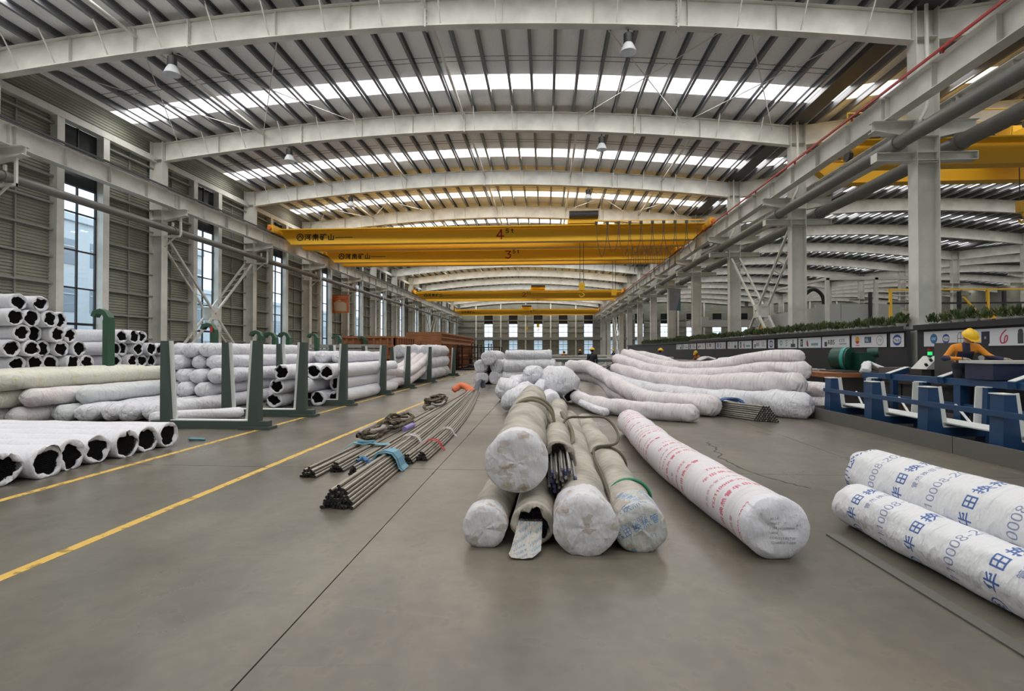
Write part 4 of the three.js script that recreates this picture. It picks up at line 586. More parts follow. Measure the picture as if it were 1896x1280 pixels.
const strap = (pts, z, w, th = 0.008, ang = 0) => { const n = pts.map((p, i) => { const a = pts[Math.max(0, i - 1)], b = pts[Math.min(pts.length - 1, i + 1)], l = Math.hypot(b[0] - a[0], b[1] - a[1]); return [p[0] - (b[1] - a[1]) / l * th, p[1] + (b[0] - a[0]) / l * th]; }); return poly([...pts, ...n.reverse()], w).translate(-pts[0][0], 0, 0).rotateY(ang).translate(pts[0][0], 0, z); };
const over = (x0, x1, y, k = 0.3) => [[x0, 0.004], [x0 + 0.05, 0.05], [x0 + (x1 - x0) * k * 0.6, y * 0.66], [x0 + (x1 - x0) * k, y * 0.97], [(x0 + x1) / 2, y + 0.012], [x1 - (x1 - x0) * k, y * 0.97], [x1 - (x1 - x0) * k * 0.6, y * 0.66], [x1 - 0.05, 0.05], [x1, 0.004]];
one('blue_wrap', 'pale blue cloth wrap tied over the foremost tube bundle', 'tie', 'ties on the tubes', G(strap(over(-2.4, -1.93, 0.24), -7.0, 0.34), strap(over(-2.42, -1.92, 0.25), -6.9, 0.06, 0.016)), lightBlue);
one('blue_wrap', 'long blue cloth strip draped over the bundles by the yellow line', 'tie', 'ties on the tubes', G(strap([[-3.22, 0.02], [-3.14, 0.1], [-3.04, 0.165], [-2.9, 0.14], [-2.78, 0.155], [-2.64, 0.12], [-2.5, 0.12], [-2.42, 0.06]], -8.0, 0.15, 0.01, 0.25), strap([[-3.0, 0.17], [-2.85, 0.16], [-2.74, 0.17]], -8.1, 0.09, 0.025, 0.1)), lightBlue);
one('blue_wrap', 'small blue knot on the tube bundle left of the foremost one', 'tie', 'ties on the tubes', G(strap(over(-2.64, -2.36, 0.13), -6.95, 0.09, 0.012), cloth([[-2.56, 0.13, -6.92], [-2.5, 0.17, -6.95], [-2.44, 0.13, -6.9]], 0.03)), mat(0.05, 0.16, 0.34, 0.7));
const tie = (label, x0, x1, z, y, m) => one('cloth_tie', label, 'tie', 'ties on the tubes', G(strap(over(x0, x1, y), z, 0.05, 0.01), strap(over(x0 - 0.01, x1, y + 0.01), z - 0.05, 0.03, 0.01, 0.05)), m);
tie('white tie round the foremost tube bundle', -2.44, -1.96, -8.3, 0.24, mat(0.6, 0.58, 0.55, 0.8)); tie('white tie round the outer tube bundle by the joint', -2.06, -1.7, -9.7, 0.15, mat(0.6, 0.58, 0.55, 0.8)); tie('red cloth tie round the outer tube bundle', -2.04, -1.66, -8.35, 0.155, mat(0.55, 0.08, 0.08, 0.8));
[['heap of camouflage slings on the bundles by the yellow line', -2.92, -9.5, 1], ['second heap of dark slings farther along the tubes', -3.1, -14.3, 1]].forEach(([label, x, z, s]) => { const t = thing('sling_heap', label, 'sling', 'sling heaps'), pale = mat(0.33, 0.3, 0.29, 0.9); for (let k = 0; k < 9; k++) { const pts = [], cx = x + rr(-0.15, 0.2), cz = z + rr(-0.9, 0.9), ra = rr(0.12, 0.3), rb = rr(0.3, 0.75), a0 = rnd() * 6, n = 9; for (let i = 0; i <= n; i++) { const a = a0 + i / n * rr(4.5, 6); pts.push([cx + Math.cos(a) * ra, 0.15 + 0.02 * k + rr(-0.03, 0.04), cz + Math.sin(a) * rb]); } put(t, 'sling', cloth(pts, 0.042, { w: 0.15, tall: 0.7, m: 10 }), k % 4 === 2 ? pale : slingMat); } });
one('purple_bottle', 'small purple capped bottle lying on the slings', 'bottle', null, G(cyl(V(-2.5, 0.24, -9.0), V(-2.42, 0.27, -9.25), 0.05, 12), cyl(V(-2.42, 0.27, -9.25), V(-2.4, 0.275, -9.31), 0.025, 10)), mat(0.25, 0.22, 0.5, 0.5));
one('orange_cloth', 'orange cloth lying over the far end of the tubes', 'cloth', null, cloth([[-3.35, 0.2, -18.6], [-3.1, 0.34, -18.7], [-2.85, 0.3, -18.6], [-2.7, 0.16, -18.5]], 0.16, { tall: 0.7 }), mat(0.75, 0.2, 0.09, 0.8));
one('dark_sling', 'dark sling standing up at the far tip of the tubes', 'sling', null, cloth([[-2.7, 0.1, -19.6], [-2.62, 0.4, -20], [-2.5, 0.5, -20.1], [-2.48, 0.2, -20.2]], 0.09), mat(0.12, 0.13, 0.16, 0.8));
tubeBundle('black ended tube bundle with a blue tie before the sagging rolls', [[5.0, -12.2], [3.3, -15.2]], 52, 0.026, 1.05, null, { across: [0.87, 0.5], mats: [mat(0.2, 0.19, 0.17, 0.4, { metalness: 0.5 }), mat(0.27, 0.255, 0.22, 0.4, { metalness: 0.5 })], boreScale: 1.0, j: 0.006 });
{ const t = thing('blue_tie', 'dark blue cloth tied round the black ended tube bundle', 'tie', 'ties on the tubes'); for (let k = 0; k < 5; k++) put(t, 'strand', cloth([[4.0 + rr(-0.1, 0.1), 0.22, -13.2], [4.35, 0.42, -13.3 + rr(-0.2, 0.2)], [4.65 + rr(-0.2, 0.2), 0.4, -13.5], [4.95 + rr(-0.2, 0.2), 0.3, -13.7 + rr(-0.3, 0.3)]], 0.04), mat(0.04, 0.12, 0.27, 0.7)); }

// ---------- timber crates ----------
const woodMap = tex(256, 256, (u, v) => { const g = fbm(u * 3, v * 40, 3, 40, 4), k = 0.55 + (g - 0.5) * 0.3; return [k * 1.12, k * 0.78, k * 0.55]; }, 1.2), wood = mat(0.95, 0.85, 0.75, 0.8, { map: woodMap }), woodLight = mat(1, 1, 0.9, 0.8, { map: woodMap });
function crate(x0, x1, y0, y1, z0, z1, label, m, openN) {
  const t = thing('timber_crate', label, 'crate', 'timber crates');
  put(t, 'end_panel', G(lo(x0, x1, y0, y1, z0 - 0.1, z0 - 0.13)), m); if (openN < 20) { const nx = Math.round((x1 - x0) / 0.42); for (let i = 0; i <= nx; i++) put(t, 'end_batten', G(lo(x0 + (x1 - x0 - 0.1) * i / nx, x0 + (x1 - x0 - 0.1) * i / nx + 0.1, y0, y1, z0, z0 - 0.1)), m); for (const y of [y0, (y0 + y1) / 2 - 0.06, y1 - 0.12]) put(t, 'end_board', G(lo(x0, x1, y, y + 0.12, z0 + 0.02, z0)), m); } put(t, 'core', G(lo(x0 + 0.05, x1 - 0.25, y0, y1, z0 - 0.13, z1)), m);
  const n = openN, dz = (z1 - z0) / n; put(t, 'top_board', G(lo(x1 - 0.25, x1, y1 - 0.1, y1, z0, z1)), m); put(t, 'bottom_board', G(lo(x1 - 0.25, x1, y0, y0 + 0.1, z0, z1)), m);
  put(t, 'mid_board', G(lo(x1 - 0.05, x1, (y0 + y1) / 2 - 0.05, (y0 + y1) / 2 + 0.05, z0, z1)), m);
  for (let i = 0; i <= n; i++) put(t, 'batten', G(lo(x1 - 0.25, x1, y0 + 0.1, y1 - 0.1, z0 + dz * i, z0 + dz * i + Math.sign(dz) * 0.1)), m);
}
crate(-12, -9.0, 0, 1.25, -30, -33.5, 'brown timber crate at the bottom of the nearer crate stack', wood, 6);
crate(-12.3, -8.9, 1.25, 2.5, -30, -34.5, 'brown timber crate with open battens on top of the nearer stack', wood, 8);
crate(-11.5, -8.6, 0, 2.2, -35, -38.5, 'brown timber crate standing behind the nearer stack', wood, 5);
crate(-11, -8.2, 2.3, 3.1, -40, -58, 'long pale timber crate on top of the far crate row', woodLight, 30);
crate(-11, -8.2, 0, 2.3, -40, -58, 'long brown timber crate under the far crate row', wood, 26);
one('steel_stock', 'grey bundled steel stock on the floor behind the middle racks', 'steel stock', null, G(...Array.from({ length: 8 }, (_, i) => lo(-12.5, -9.2, 0.1 + i * 0.24, 0.28 + i * 0.24, -26.5 - (i % 2) * 0.1, -29))), greySteel);

// ---------- banners ----------
{ const t = thing('hanging_banner', 'orange and cream banner hung by the fourth tall window', 'banner'); put(t, 'sheet', box(1.72, 1.62, 0.02, -18.85, 5.9, -46.2), (() => { const mp = canvasTex(256, 256, (g) => { g.fillStyle = '#dc7a3c'; g.fillRect(0, 0, 256, 256); g.fillStyle = '#dcc3a0'; g.beginPath(); g.moveTo(40, 110); g.lineTo(120, 70); g.lineTo(220, 120); g.lineTo(226, 230); g.lineTo(50, 226); g.fill(); for (let i = 0; i < 16; i++) { g.fillStyle = 'rgba(200,60,30,.35)'; g.fillRect(rnd() * 220, rnd() * 90, 30, 20); } }); return mat(1, 1, 1, 0.6, { map: mp }); })()); put(t, 'hanging_rod', G(cyl(V(-19.75, 6.73, -46.2), V(-17.97, 6.73, -46.2), 0.02, 8), cyl(V(-18.0, 6.73, -46.2), V(-18.0, 7.4, -46.2), 0.01, 6)), darkSteel); }
{ const t = thing('hanging_banner', 'white and blue notice banner hung under the middle pipe row', 'banner'); put(t, 'sheet', box(1.15, 1.75, 0.02).rotateY(0.5).translate(10.35, 5.75, -42.6), mat(1, 1, 1, 0.6, { map: canvasTex(256, 256, (g) => { g.fillStyle = '#8f949b'; g.fillRect(0, 0, 256, 256); g.fillStyle = '#4f7486'; g.beginPath(); g.moveTo(256, 80); g.lineTo(256, 256); g.lineTo(150, 256); g.fill(); g.fillStyle = '#70767f'; for (let i = 0; i < 9; i++) g.fillRect(24, 30 + i * 16, 60 + rnd() * 90, 5); }) })); put(t, 'hanging_rod', G(cyl(V(9.7, 6.64, -42.3), V(11.0, 6.64, -42.95), 0.02, 8), cyl(V(10.4, 6.64, -42.6), V(10.5, 7.66, -42.6), 0.01, 6)), darkSteel); }

// ---------- partition with display boards and plants ----------
const PX = 10.82, part1 = thing('partition_wall', 'dark partition wall running along the middle columns under the plants', 'partition'), partDark = mat(0.022, 0.023, 0.027, 0.5);
for (const [a, b] of [[-4, -15.92], [-16.35, -40], [-40, -70]]) { put(part1, 'panel', G(lo(PX, PX + 0.1, 0, 2.22, a, b)), partDark); put(part1, 'ledge', G(lo(PX - 0.12, PX + 0.22, 2.22, 2.27, a, b)), partDark); put(part1, 'planter_rail', G(lo(PX - 0.12, PX - 0.1, 2.27, 2.37, a, b)), partDark); }
const drawBoard = {
  A: (g) => { g.fillStyle = '#2f6f9e'; g.beginPath(); g.arc(120, 62, 42, 0, 7); g.fill(); g.fillStyle = '#dfe6ea'; g.font = 'bold 30px serif'; g.fillText('IAF', 92, 74); globe(g, 260, 66, 40); g.strokeStyle = '#555'; g.lineWidth = 5; g.beginPath(); g.arc(420, 50, 32, Math.PI, 0); g.lineTo(452, 112); g.lineTo(388, 112); g.closePath(); g.stroke(); g.beginPath(); g.moveTo(420, 18); g.lineTo(420, 112); g.moveTo(388, 66); g.lineTo(452, 66); g.stroke(); },
  B: (g) => { g.fillStyle = '#2a2a3c'; g.fillRect(60, 20, 66, 92); g.fillStyle = '#cfd2dc'; g.font = 'bold 26px serif'; g.fillText('R', 82, 76); g.strokeStyle = '#b3263c'; g.lineWidth = 9; g.beginPath(); g.moveTo(250, 14); g.quadraticCurveTo(190, 60, 214, 108); g.quadraticCurveTo(262, 116, 258, 60); g.quadraticCurveTo(240, 40, 236, 104); g.stroke(); g.fillStyle = '#44464c'; g.fillRect(330, 40, 40, 74); g.beginPath(); g.arc(350, 30, 18, 0, 7); g.fill(); g.fillStyle = '#3a7fb0'; g.font = 'bold 52px sans-serif'; g.fillText('TU', 390, 108); g.fillStyle = '#b8435a'; g.fillText('V', 466, 108); },
  C: (g) => { g.fillStyle = '#d8a21c'; g.beginPath(); g.arc(90, 46, 32, 0, 7); g.fill(); g.fillStyle = '#c22b2b'; g.beginPath(); g.arc(90, 62, 30, 0, Math.PI); g.fill(); g.fillRect(64, 104, 56, 8); g.fillStyle = '#33506e'; g.fillRect(200, 22, 100, 62); g.fillStyle = '#c8d2da'; g.font = 'bold 44px sans-serif'; g.fillText('GL', 210, 70); g.strokeStyle = '#8a8a62'; g.lineWidth = 6; g.beginPath(); g.arc(420, 62, 46, 0, 7); g.stroke(); g.fillStyle = '#6c6c54'; g.font = 'italic bold 40px serif'; g.fillText('75', 396, 76); },
  D: (g) => { g.fillStyle = '#26282e'; g.font = 'bold 76px sans-serif'; g.fillText('ABS', 110, 92); g.fillStyle = '#3a3c42'; g.fillRect(50, 60, 50, 54); g.font = 'bold 50px serif'; g.fillStyle = '#50535a'; g.fillText('CCS', 330, 68); g.fillRect(330, 84, 130, 8); },
  E: (g) => { globe(g, 256, 64, 52); },
  F: (g) => { g.fillStyle = '#2c3a44'; g.fillRect(50, 16, 60, 96); g.fillStyle = '#c8ced2'; g.font = 'bold 60px sans-serif'; g.fillText('S', 62, 84); g.fillStyle = '#8c2c34'; g.beginPath(); g.moveTo(210, 112); g.lineTo(190, 70); g.lineTo(212, 20); g.lineTo(236, 70); g.lineTo(240, 112); g.fill(); g.fillStyle = '#6c94a0'; g.fillRect(300, 70, 150, 30); },
  H: (g) => { g.strokeStyle = '#5a8c98'; g.lineWidth = 16; g.beginPath(); g.arc(90, 56, 28, 0, 7); g.stroke(); g.strokeStyle = '#66747e'; g.lineWidth = 10; for (let k = 0; k < 3; k++) { g.beginPath(); g.moveTo(210, 30 + k * 32); g.lineTo(262, 22 + k * 32); g.stroke(); } g.fillStyle = '#274450'; g.fillRect(350, 70, 110, 46); g.fillRect(396, 16, 20, 70); },
};
function globe(g, x, y, r) { g.fillStyle = '#2c4f9a'; g.beginPath(); g.arc(x, y, r, Math.PI * 1.05, Math.PI * 1.95); g.quadraticCurveTo(x, y - r * 0.9, x - r, y - r * 0.1); g.fill(); g.beginPath(); g.arc(x, y, r, 0.15, Math.PI * 0.95); g.quadraticCurveTo(x, y + r * 0.9, x + r, y + r * 0.15); g.fill(); g.fillStyle = '#2b3550'; g.font = `italic bold ${r * 0.72}px serif`; g.fillText('CNAS', x - r * 1.05, y + r * 0.28); }
const boardMat = {}; for (const k in drawBoard) boardMat[k] = mat(1, 1, 1, 0.45, { map: canvasTex(512, 128, (g) => { g.fillStyle = k === 'H' || k === 'F' ? '#cfd9dc' : '#d6d8dd'; g.fillRect(0, 0, 512, 128); drawBoard[k](g); }) });
const words = { A: 'IAF seal, CNAS globe and vessel outline', B: 'dark square, red flame and blue lettering', C: 'red and yellow flower, GL block and round seal', D: 'big ABS and CCS lettering', E: 'single CNAS globe', F: 'dark letter block and red bottle shape', H: 'teal ring and dark tower' };
const zb = (z) => z * 0.97;
[['D', -4.6, -6.4], ['C', -6.5, -8.4], ['F', -8.5, -10.4], ['H', -10.5, -12.25], ['B', -12.35, -14.3], ['A', -14.43, -16.1], ['E', -16.95, -17.6], ['C', -17.78, -19.73], ['D', -19.87, -21.78], ['F', -21.86, -23.76], ['H', -23.86, -25.8], ['E', -26.2, -26.9], ['D', -27.1, -28.8], ['F', -29, -30.9], ['H', -31.1, -32.75], ['A', -33.1, -35], ['C', -35.2, -37.1], ['D', -37.3, -39.2], ['B', -39.5, -41.4], ['F', -41.6, -43.4], ['H', -43.6, -45.4]].forEach(([k, a, b], i) => {
  const t = thing('display_board', `white display board with ${words[k]}, ${ORD[i] || 'last but'} along the partition`.split(' ').slice(0, 16).join(' '), 'board', 'display boards'), w = Math.abs(zb(a) - zb(b)), narrow = k === 'E';
  const g = new THREE.PlaneGeometry(w, 0.42).rotateY(-Math.PI / 2); if (narrow) { const uv = g.attributes.uv; for (let q = 0; q < 4; q++) uv.setX(q, 0.34 + uv.getX(q) * 0.32); }
  put(t, 'backing', G(box(0.02, 0.43, w + 0.02)), frameBlack); put(t, 'print', g.translate(-0.0125, 0, 0), boardMat[k]);
  t.position.set(PX - 0.012, 1.955, (zb(a) + zb(b)) / 2);
});
// potted plants
const leafMats = [mat(0.085, 0.13, 0.035, 0.6, { transmission: 0.25, side: THREE.DoubleSide }), mat(0.12, 0.165, 0.05, 0.6, { transmission: 0.25, side: THREE.DoubleSide }), mat(0.06, 0.10, 0.03, 0.6, { transmission: 0.25, side: THREE.DoubleSide })], potMat = mat(0.5, 0.5, 0.47, 0.6), soil = mat(0.03, 0.022, 0.015, 0.95);
const foliage = [0, 1, 2].map(() => { const L = []; for (let i = 0; i < 75; i++) { const g = new THREE.PlaneGeometry(0.055, 0.15, 1, 3).translate(0, 0.075, 0), p = g.attributes.position; for (let k = 0; k < p.count; k++) { const y = p.getY(k); p.setX(k, p.getX(k) * (1 - Math.pow(Math.abs(y / 0.15 - 0.45) * 1.9, 2))); p.setZ(k, -y * y * 2.2 + Math.abs(p.getX(k)) * 0.3); } g.computeVertexNormals(); const a = rnd() * 6.3, q = rr(0.02, 0.165); g.rotateX(rr(0.1, 1.3)).rotateY(a).translate(Math.sin(a) * q, 0.02 + rr(0, 0.24) * (1 - q * 2.5), Math.cos(a) * q); L.push(g); } return merge(L); });
const potGeo = new THREE.LatheGeometry([[0, 0], [0.085, 0], [0.115, 0.15], [0.125, 0.15], [0.125, 0.165], [0.105, 0.165], [0.1, 0.14], [0, 0.14]].map((p) => new THREE.Vector2(...p)), 14);
{
  let i = 0; const bays = ['nearest', 'second', 'third', 'fourth', 'fifth'], mass = [];
  for (let z = -9.2; z > -60; z -= 0.44) {
    if (Math.abs(z + 16.13) < 0.35) continue;
    const b = Math.floor((-z - 8.5) / 8);
    if (z > -40) { const k = Math.floor((-z - 8.5 - b * 8) / 0.44), t = thing('potted_plant', `leafy plant in a pale pot on the partition, ${ORD[k] || 'last'} within the ${bays[b] || 'far'} column bay`, 'plant', 'plants on the partition'), gl = rr(0.85, 1.15); put(t, 'pot', potGeo, potMat); put(t, 'foliage', foliage[i % 3], leafMats[(i * 7) % 3]).position.y = 0.14; t.position.set(PX + 0.05, 2.27, z); t.rotation.y = rnd() * 6; t.scale.setScalar(gl); }
    else { mass.push(potGeo.clone().translate(PX + 0.08, 2.27, z)); mass.push(foliage[i % 3].clone().translate(PX + 0.08, 2.41, z)); }
    i++;
  }
  const o = one('far_plants', 'distant run of leafy plants on the far end of the partition', 'plants', null, merge(mass), leafMats[0]); o.userData.kind = 'stuff';
}

// ---------- blue feeding rack and its tray ----------
{
  const t = thing('drip_tray', 'low grey steel tray under the blue feeding rack', 'tray'), trayM = mat(0.13, 0.125, 0.115, 0.5);
  for (const [a, b] of [[-3, -8.62], [-8.64, -13.3]]) { put(t, 'side_plate', G(lo(6.38, 6.4, 0, 0.27, a, b)), trayM); put(t, 'rear_plate', G(lo(8.7, 8.72, 0, 0.27, a, b)), trayM); }
  put(t, 'end_plate', G(lo(6.38, 8.72, 0, 0.27, -13.3, -13.32)), trayM); put(t, 'bottom', G(lo(6.4, 8.7, 0.02, 0.05, -3, -13.3)), mat(0.03, 0.032, 0.04, 0.3));
  const r = thing('feeding_rack', 'dark blue steel feeding rack with white lined uprights standing in the tray', 'rack');
  for (const z of [-12.7, -11.15, -9.6, -8.1, -6.6, -5.1]) {
    const u = new THREE.Group(); u.name = 'cradle'; r.add(u);
    put(u, 'front_upright', G(poly([[-0.13, 0.05], [0.16, 0.05], [0.06, 0.98], [-0.1, 0.98]], 0.24).translate(6.72, 0, z)), blueSteel);
    put(u, 'front_liner', G(bar(V(6.885, 0.3, z), V(6.79, 0.98, z), 0.26, 0.018), box(0.2, 0.016, 0.26, 6.7, 0.988, z)), nylon);
    put(u, 'rear_upright', G(poly([[-0.1, 0.05], [0.1, 0.05], [0.1, 0.98], [-0.06, 0.98]], 0.22).translate(7.66, 0, z)), blueSteel);
    put(u, 'rear_liner', G(bar(V(7.56, 0.25, z), V(7.6, 0.98, z), 0.23, 0.018), box(0.2, 0.016, 0.23, 7.68, 0.988, z)), nylon);
    put(u, 'cross_beam', G(lo(6.8, 7.6, 0.14, 0.29, z - 0.1, z + 0.1)), blueSteel); put(u, 'cross_liner', G(lo(6.88, 7.56, 0.29, 0.31, z - 0.1, z + 0.1)), nylon);
    put(u, 'sloped_arm', G(bar(V(7.62, 1.05, z + 0.55), V(8.12, 1.19, z + 0.42), 0.12, 0.12)), blueSteel); put(u, 'arm_liner', G(bar(V(7.62, 1.117, z + 0.55), V(8.12, 1.257, z + 0.42), 0.11, 0.015)), nylon);
    put(u, 'tie_rod', G(bar(V(7.35, 0.34, z + 0.1), V(7.6, 0.62, z - 0.6), 0.03, 0.03)), nylon);
  }
  put(r, 'front_rail', G(lo(6.56, 6.62, 0.66, 0.74, -3, -12.8)), blueSteel); put(r, 'rear_rail', G(lo(7.76, 7.82, 0.55, 0.63, -3, -12.8)), blueSteel);
  put(r, 'top_beam', G(lo(7.68, 7.82, 0.98, 1.1, -3, -13.2)), blueSteel); for (const z of [-13.1, -10.3, -7.4]) put(r, 'rear_leg', G(lo(7.7, 7.86, 0.05, 0.98, z - 0.08, z + 0.08), lo(8.3, 8.42, 0.05, 1.15, z - 0.06, z + 0.06)), blueSteel);
  put(r, 'chute_plate', G(bar(V(7.2, 0.36, -12.9), V(7.2, 0.36, -3), 0.5, 0.02)), nylon);
}
// ---------- machine line behind the rack ----------
const machineDark = mat(0.03, 0.03, 0.034, 0.45), machineBlue = mat(0.015, 0.025, 0.06, 0.4), paleGrey = mat(0.52, 0.52, 0.50, 0.5);
{ const t = thing('machine_bed', 'long dark machine bed behind the blue rack', 'machine'); for (const [a, b] of [[-3, -10.5], [-10.55, -13.4], [-13.45, -17], [-17.05, -22]]) { put(t, 'bed_section', G(lo(8.75, 10.4, 0.1, 0.88, a, b), lo(8.65, 10.5, 0.82, 0.9, a, b)), machineDark); put(t, 'foot', G(lo(8.8, 9.0, 0, 0.1, a - 0.2, a - 0.4), lo(10.1, 10.3, 0, 0.1, a - 0.2, a - 0.4)), darkSteel); } }
{ const t = thing('work_table', 'grey topped work table with dark blue body beside the worker', 'table'); put(t, 'table_top', G(lo(7.55, 10.7, 1.40, 1.45, -9.35, -10.05)), paleGrey); put(t, 'body', G(lo(7.62, 10.6, 1.12, 1.4, -9.4, -10.0)), machineBlue); put(t, 'leg', G(lo(7.9, 8.0, 0, 1.12, -9.5, -9.9), lo(8.4, 8.5, 0, 1.12, -9.5, -9.9)), machineDark); put(t, 'yellow_mark', G(lo(8.45, 8.6, 1.2, 1.24, -9.395, -9.4), lo(8.8, 8.95, 1.18, 1.22, -9.395, -9.4), lo(9.0, 9.15, 1.18, 1.22, -9.395, -9.4)), yellow); }
one('operator_platform', 'raised steel platform under the worker', 'platform', null, G(lo(7.92, 8.73, 0.46, 0.51, -10.1, -11.25), ...[8.0, 8.65].flatMap((x) => [-10.2, -11.15].map((z) => box(0.06, 0.46, 0.06, x, 0.23, z)))), darkSteel);
{ const t = thing('control_cabinet', 'black control cabinet with white lettering next to the worker', 'cabinet'); put(t, 'body', G(lo(8.44, 9.12, 0.9, 1.79, -11.35, -11.9)), mat(0.055, 0.055, 0.053, 0.45)); put(t, 'door', G(lo(8.47, 8.78, 1.3, 1.77, -11.33, -11.35)), mat(0.09, 0.09, 0.088, 0.4)); for (const y of [1.62, 1.47]) put(t, 'gauge', G(cyl(V(8.96, y, -11.32), V(8.96, y, -11.36), 0.055, 14)), paleGrey);
  const pl = new THREE.PlaneGeometry(0.44, 0.2); put(t, 'name_plate', pl.translate(8.7, 1.16, -11.345), mat(1, 1, 1, 0.5, { map: canvasTex(256, 128, (g) => { g.fillStyle = '#151517'; g.fillRect(0, 0, 256, 128); glyphs(g, ['hua', 'tian', 'guan'], 40, 4, 56, 6, '#c8c8c8'); g.fillStyle = '#c8c8c8'; g.font = 'bold 40px sans-serif'; g.fillText('HUATIAN', 34, 112); }) })); }
{ const t = thing('control_console', 'pale sloped control console with black knobs', 'console'); put(t, 'body', G(poly([[-0.28, 0], [0.28, 0], [0.28, 0.3], [0, 0.3]], 0.5).translate(8.86, 1.2, -12.6)), paleGrey); put(t, 'pedestal', G(lo(8.76, 9.0, 0.9, 1.2, -12.45, -12.75)), machineDark); for (const [a, b] of [[8.65, 1.29], [8.75, 1.4]]) put(t, 'knob', G(cyl(V(a, b - 0.01, -12.42), V(a - 0.04, b + 0.04, -12.42), 0.03, 10)), black); }
{ const bx = 8.84, t = thing('signal_beacon', 'signal beacon with red and green segments on the console', 'beacon'); put(t, 'base', G(cyl(V(bx, 1.48, -12.6), V(bx, 1.52, -12.6), 0.05, 12)), black); const gm = mat(0.02, 0.35, 0.1, 0.3); gm.emissive.setRGB(0.02, 0.7, 0.18); put(t, 'green_light', G(cyl(V(bx, 1.52, -12.6), V(bx, 1.6, -12.6), 0.045, 14)), gm); put(t, 'red_segment', G(cyl(V(bx, 1.6, -12.6), V(bx, 1.68, -12.6), 0.045, 14)), mat(0.2, 0.02, 0.02, 0.3)); put(t, 'cap', G(cyl(V(bx, 1.68, -12.6), V(bx, 1.7, -12.6), 0.047, 14)), black); const pl = new THREE.PointLight(new THREE.Color(0.1, 1, 0.3), 0.04); pl.position.set(bx, 1.56, -12.6); pl.name = 'beacon_light'; pl.userData = {}; scene.add(pl); }
{ const t = thing('junction_box', 'flat brown grey box with a red patch beside the console', 'box'); put(t, 'body', G(lo(8.62, 9.3, 0.9, 1.2, -13.4, -14.1)), mat(0.11, 0.09, 0.08, 0.6)); put(t, 'red_patch', G(lo(8.7, 8.88, 1.0, 1.14, -13.395, -13.4)), mat(0.6, 0.05, 0.05, 0.6)); }
{ const t = thing('electric_motor', 'dark green electric motor with a bright teal rim on the machine line', 'motor'), g1 = mat(0.012, 0.06, 0.045, 0.4), c = V(8.45, 1.4, -15.4), d = V(0.55, 0, 0.83); put(t, 'drum', G(cyl(c.clone().addScaledVector(d, -0.25), c.clone().addScaledVector(d, 0.2), 0.31, 24)), g1); put(t, 'rim', G(cyl(c.clone().addScaledVector(d, 0.05), c.clone().addScaledVector(d, 0.14), 0.33, 24)), mat(0.03, 0.3, 0.26, 0.4)); put(t, 'gearbox', G(box(0.42, 0.5, 0.5, 8.85, 1.32, -15.2), cyl(V(8.95, 1.55, -15.1), V(9.15, 1.58, -14.95), 0.14, 14)), g1); put(t, 'foot_plate', G(lo(8.1, 9.2, 1.02, 1.06, -14.8, -16)), darkSteel); }
one('timber_beam', 'brown timber beam under the green motor', 'timber', null, G(lo(7.5, 9.4, 0.9, 1.02, -14.6, -16.1)), wood);
one('white_sheet', 'crumpled white sheet lying by the green motor', 'sheet', null, cloth([[8.35, 1.1, -14.2], [8.6, 1.3, -14.5], [8.9, 1.12, -14.3], [9.2, 1.0, -14.2]], 0.13, { w: 0.4 }), W.plain);
[[8.2, -18.5], [8.8, -23], [8.0, -27.5], [8.6, -33]].forEach(([x, z], i) => { const t = thing('roller_conveyor', `dark roller conveyor along the partition, ${ORD[i]} beyond the motor`, 'conveyor', 'roller conveyors'); put(t, 'frame', G(lo(x - 0.7, x - 0.62, 0.85, 1.02, z + 1.6, z - 2.4), lo(x + 0.62, x + 0.7, 0.85, 1.02, z + 1.6, z - 2.4)), machineDark); for (let k = 0; k < 8; k++) put(t, 'roller', G(cyl(V(x - 0.62, 1.0, z + 1.4 - k * 0.5), V(x + 0.62, 1.0, z + 1.4 - k * 0.5), 0.05, 10)), greySteel); for (const a of [-0.66, 0.66]) for (const b of [1.4, -2.2]) put(t, 'leg', G(lo(x + a - 0.05, x + a + 0.05, 0, 0.85, z + b - 0.05, z + b + 0.05)), machineDark); });
[[8.5, -19.5], [8.1, -24], [8.8, -29]].forEach(([x, z], i) => one('scrap_sheet', `crumpled white sheet on the ${ORD[i]} dark conveyor`, 'sheet', 'sheets on the conveyors', cloth([[x - 0.5, 1.1, z], [x, 1.25, z - 0.2], [x + 0.4, 1.14, z]], 0.16, { w: 0.4, tall: 0.5 }), W.plain));
// ---------- adjoining hall: enclosure, platform, machines ----------
{ const t = thing('machine_enclosure', 'pale grey sheet metal enclosure with a white frame behind the partition plants', 'enclosure'); for (const [a, b] of [[12.3, 13.4], [13.42, 14.6], [14.62, 16]]) put(t, 'panel', G(lo(a, b, 0, 3.75, -24.6, -24.7)), paleGrey); put(t, 'side_panel', G(lo(12.25, 12.3, 0, 3.6, -24.6, -30)), paleGrey);
  const f = t; for (const [x, z] of [[12.6, -24.2], [14.7, -24.2], [12.2, -29], [16.2, -24.2]]) put(f, 'post', G(lo(x - 0.07, x + 0.07, 0, 4.9, z - 0.07, z + 0.07)), whiteSteel); put(f, 'top_beam', G(lo(12.5, 16.2, 4.8, 4.95, -24.27, -24.13)), whiteSteel); put(f, 'side_beam', G(bar(V(12.2, 4.87, -29), V(12.6, 4.87, -24.2), 0.12, 0.12)), whiteSteel);
  one('black_hose', 'thick black hose arching over the grey enclosure', 'hose', null, G(wire([V(12.2, 3.4, -26), V(12.4, 4.2, -26), V(12.9, 4.6, -26), V(13.3, 4.3, -26), V(13.4, 3.3, -26)], 0.09, 8, 30)), black); }
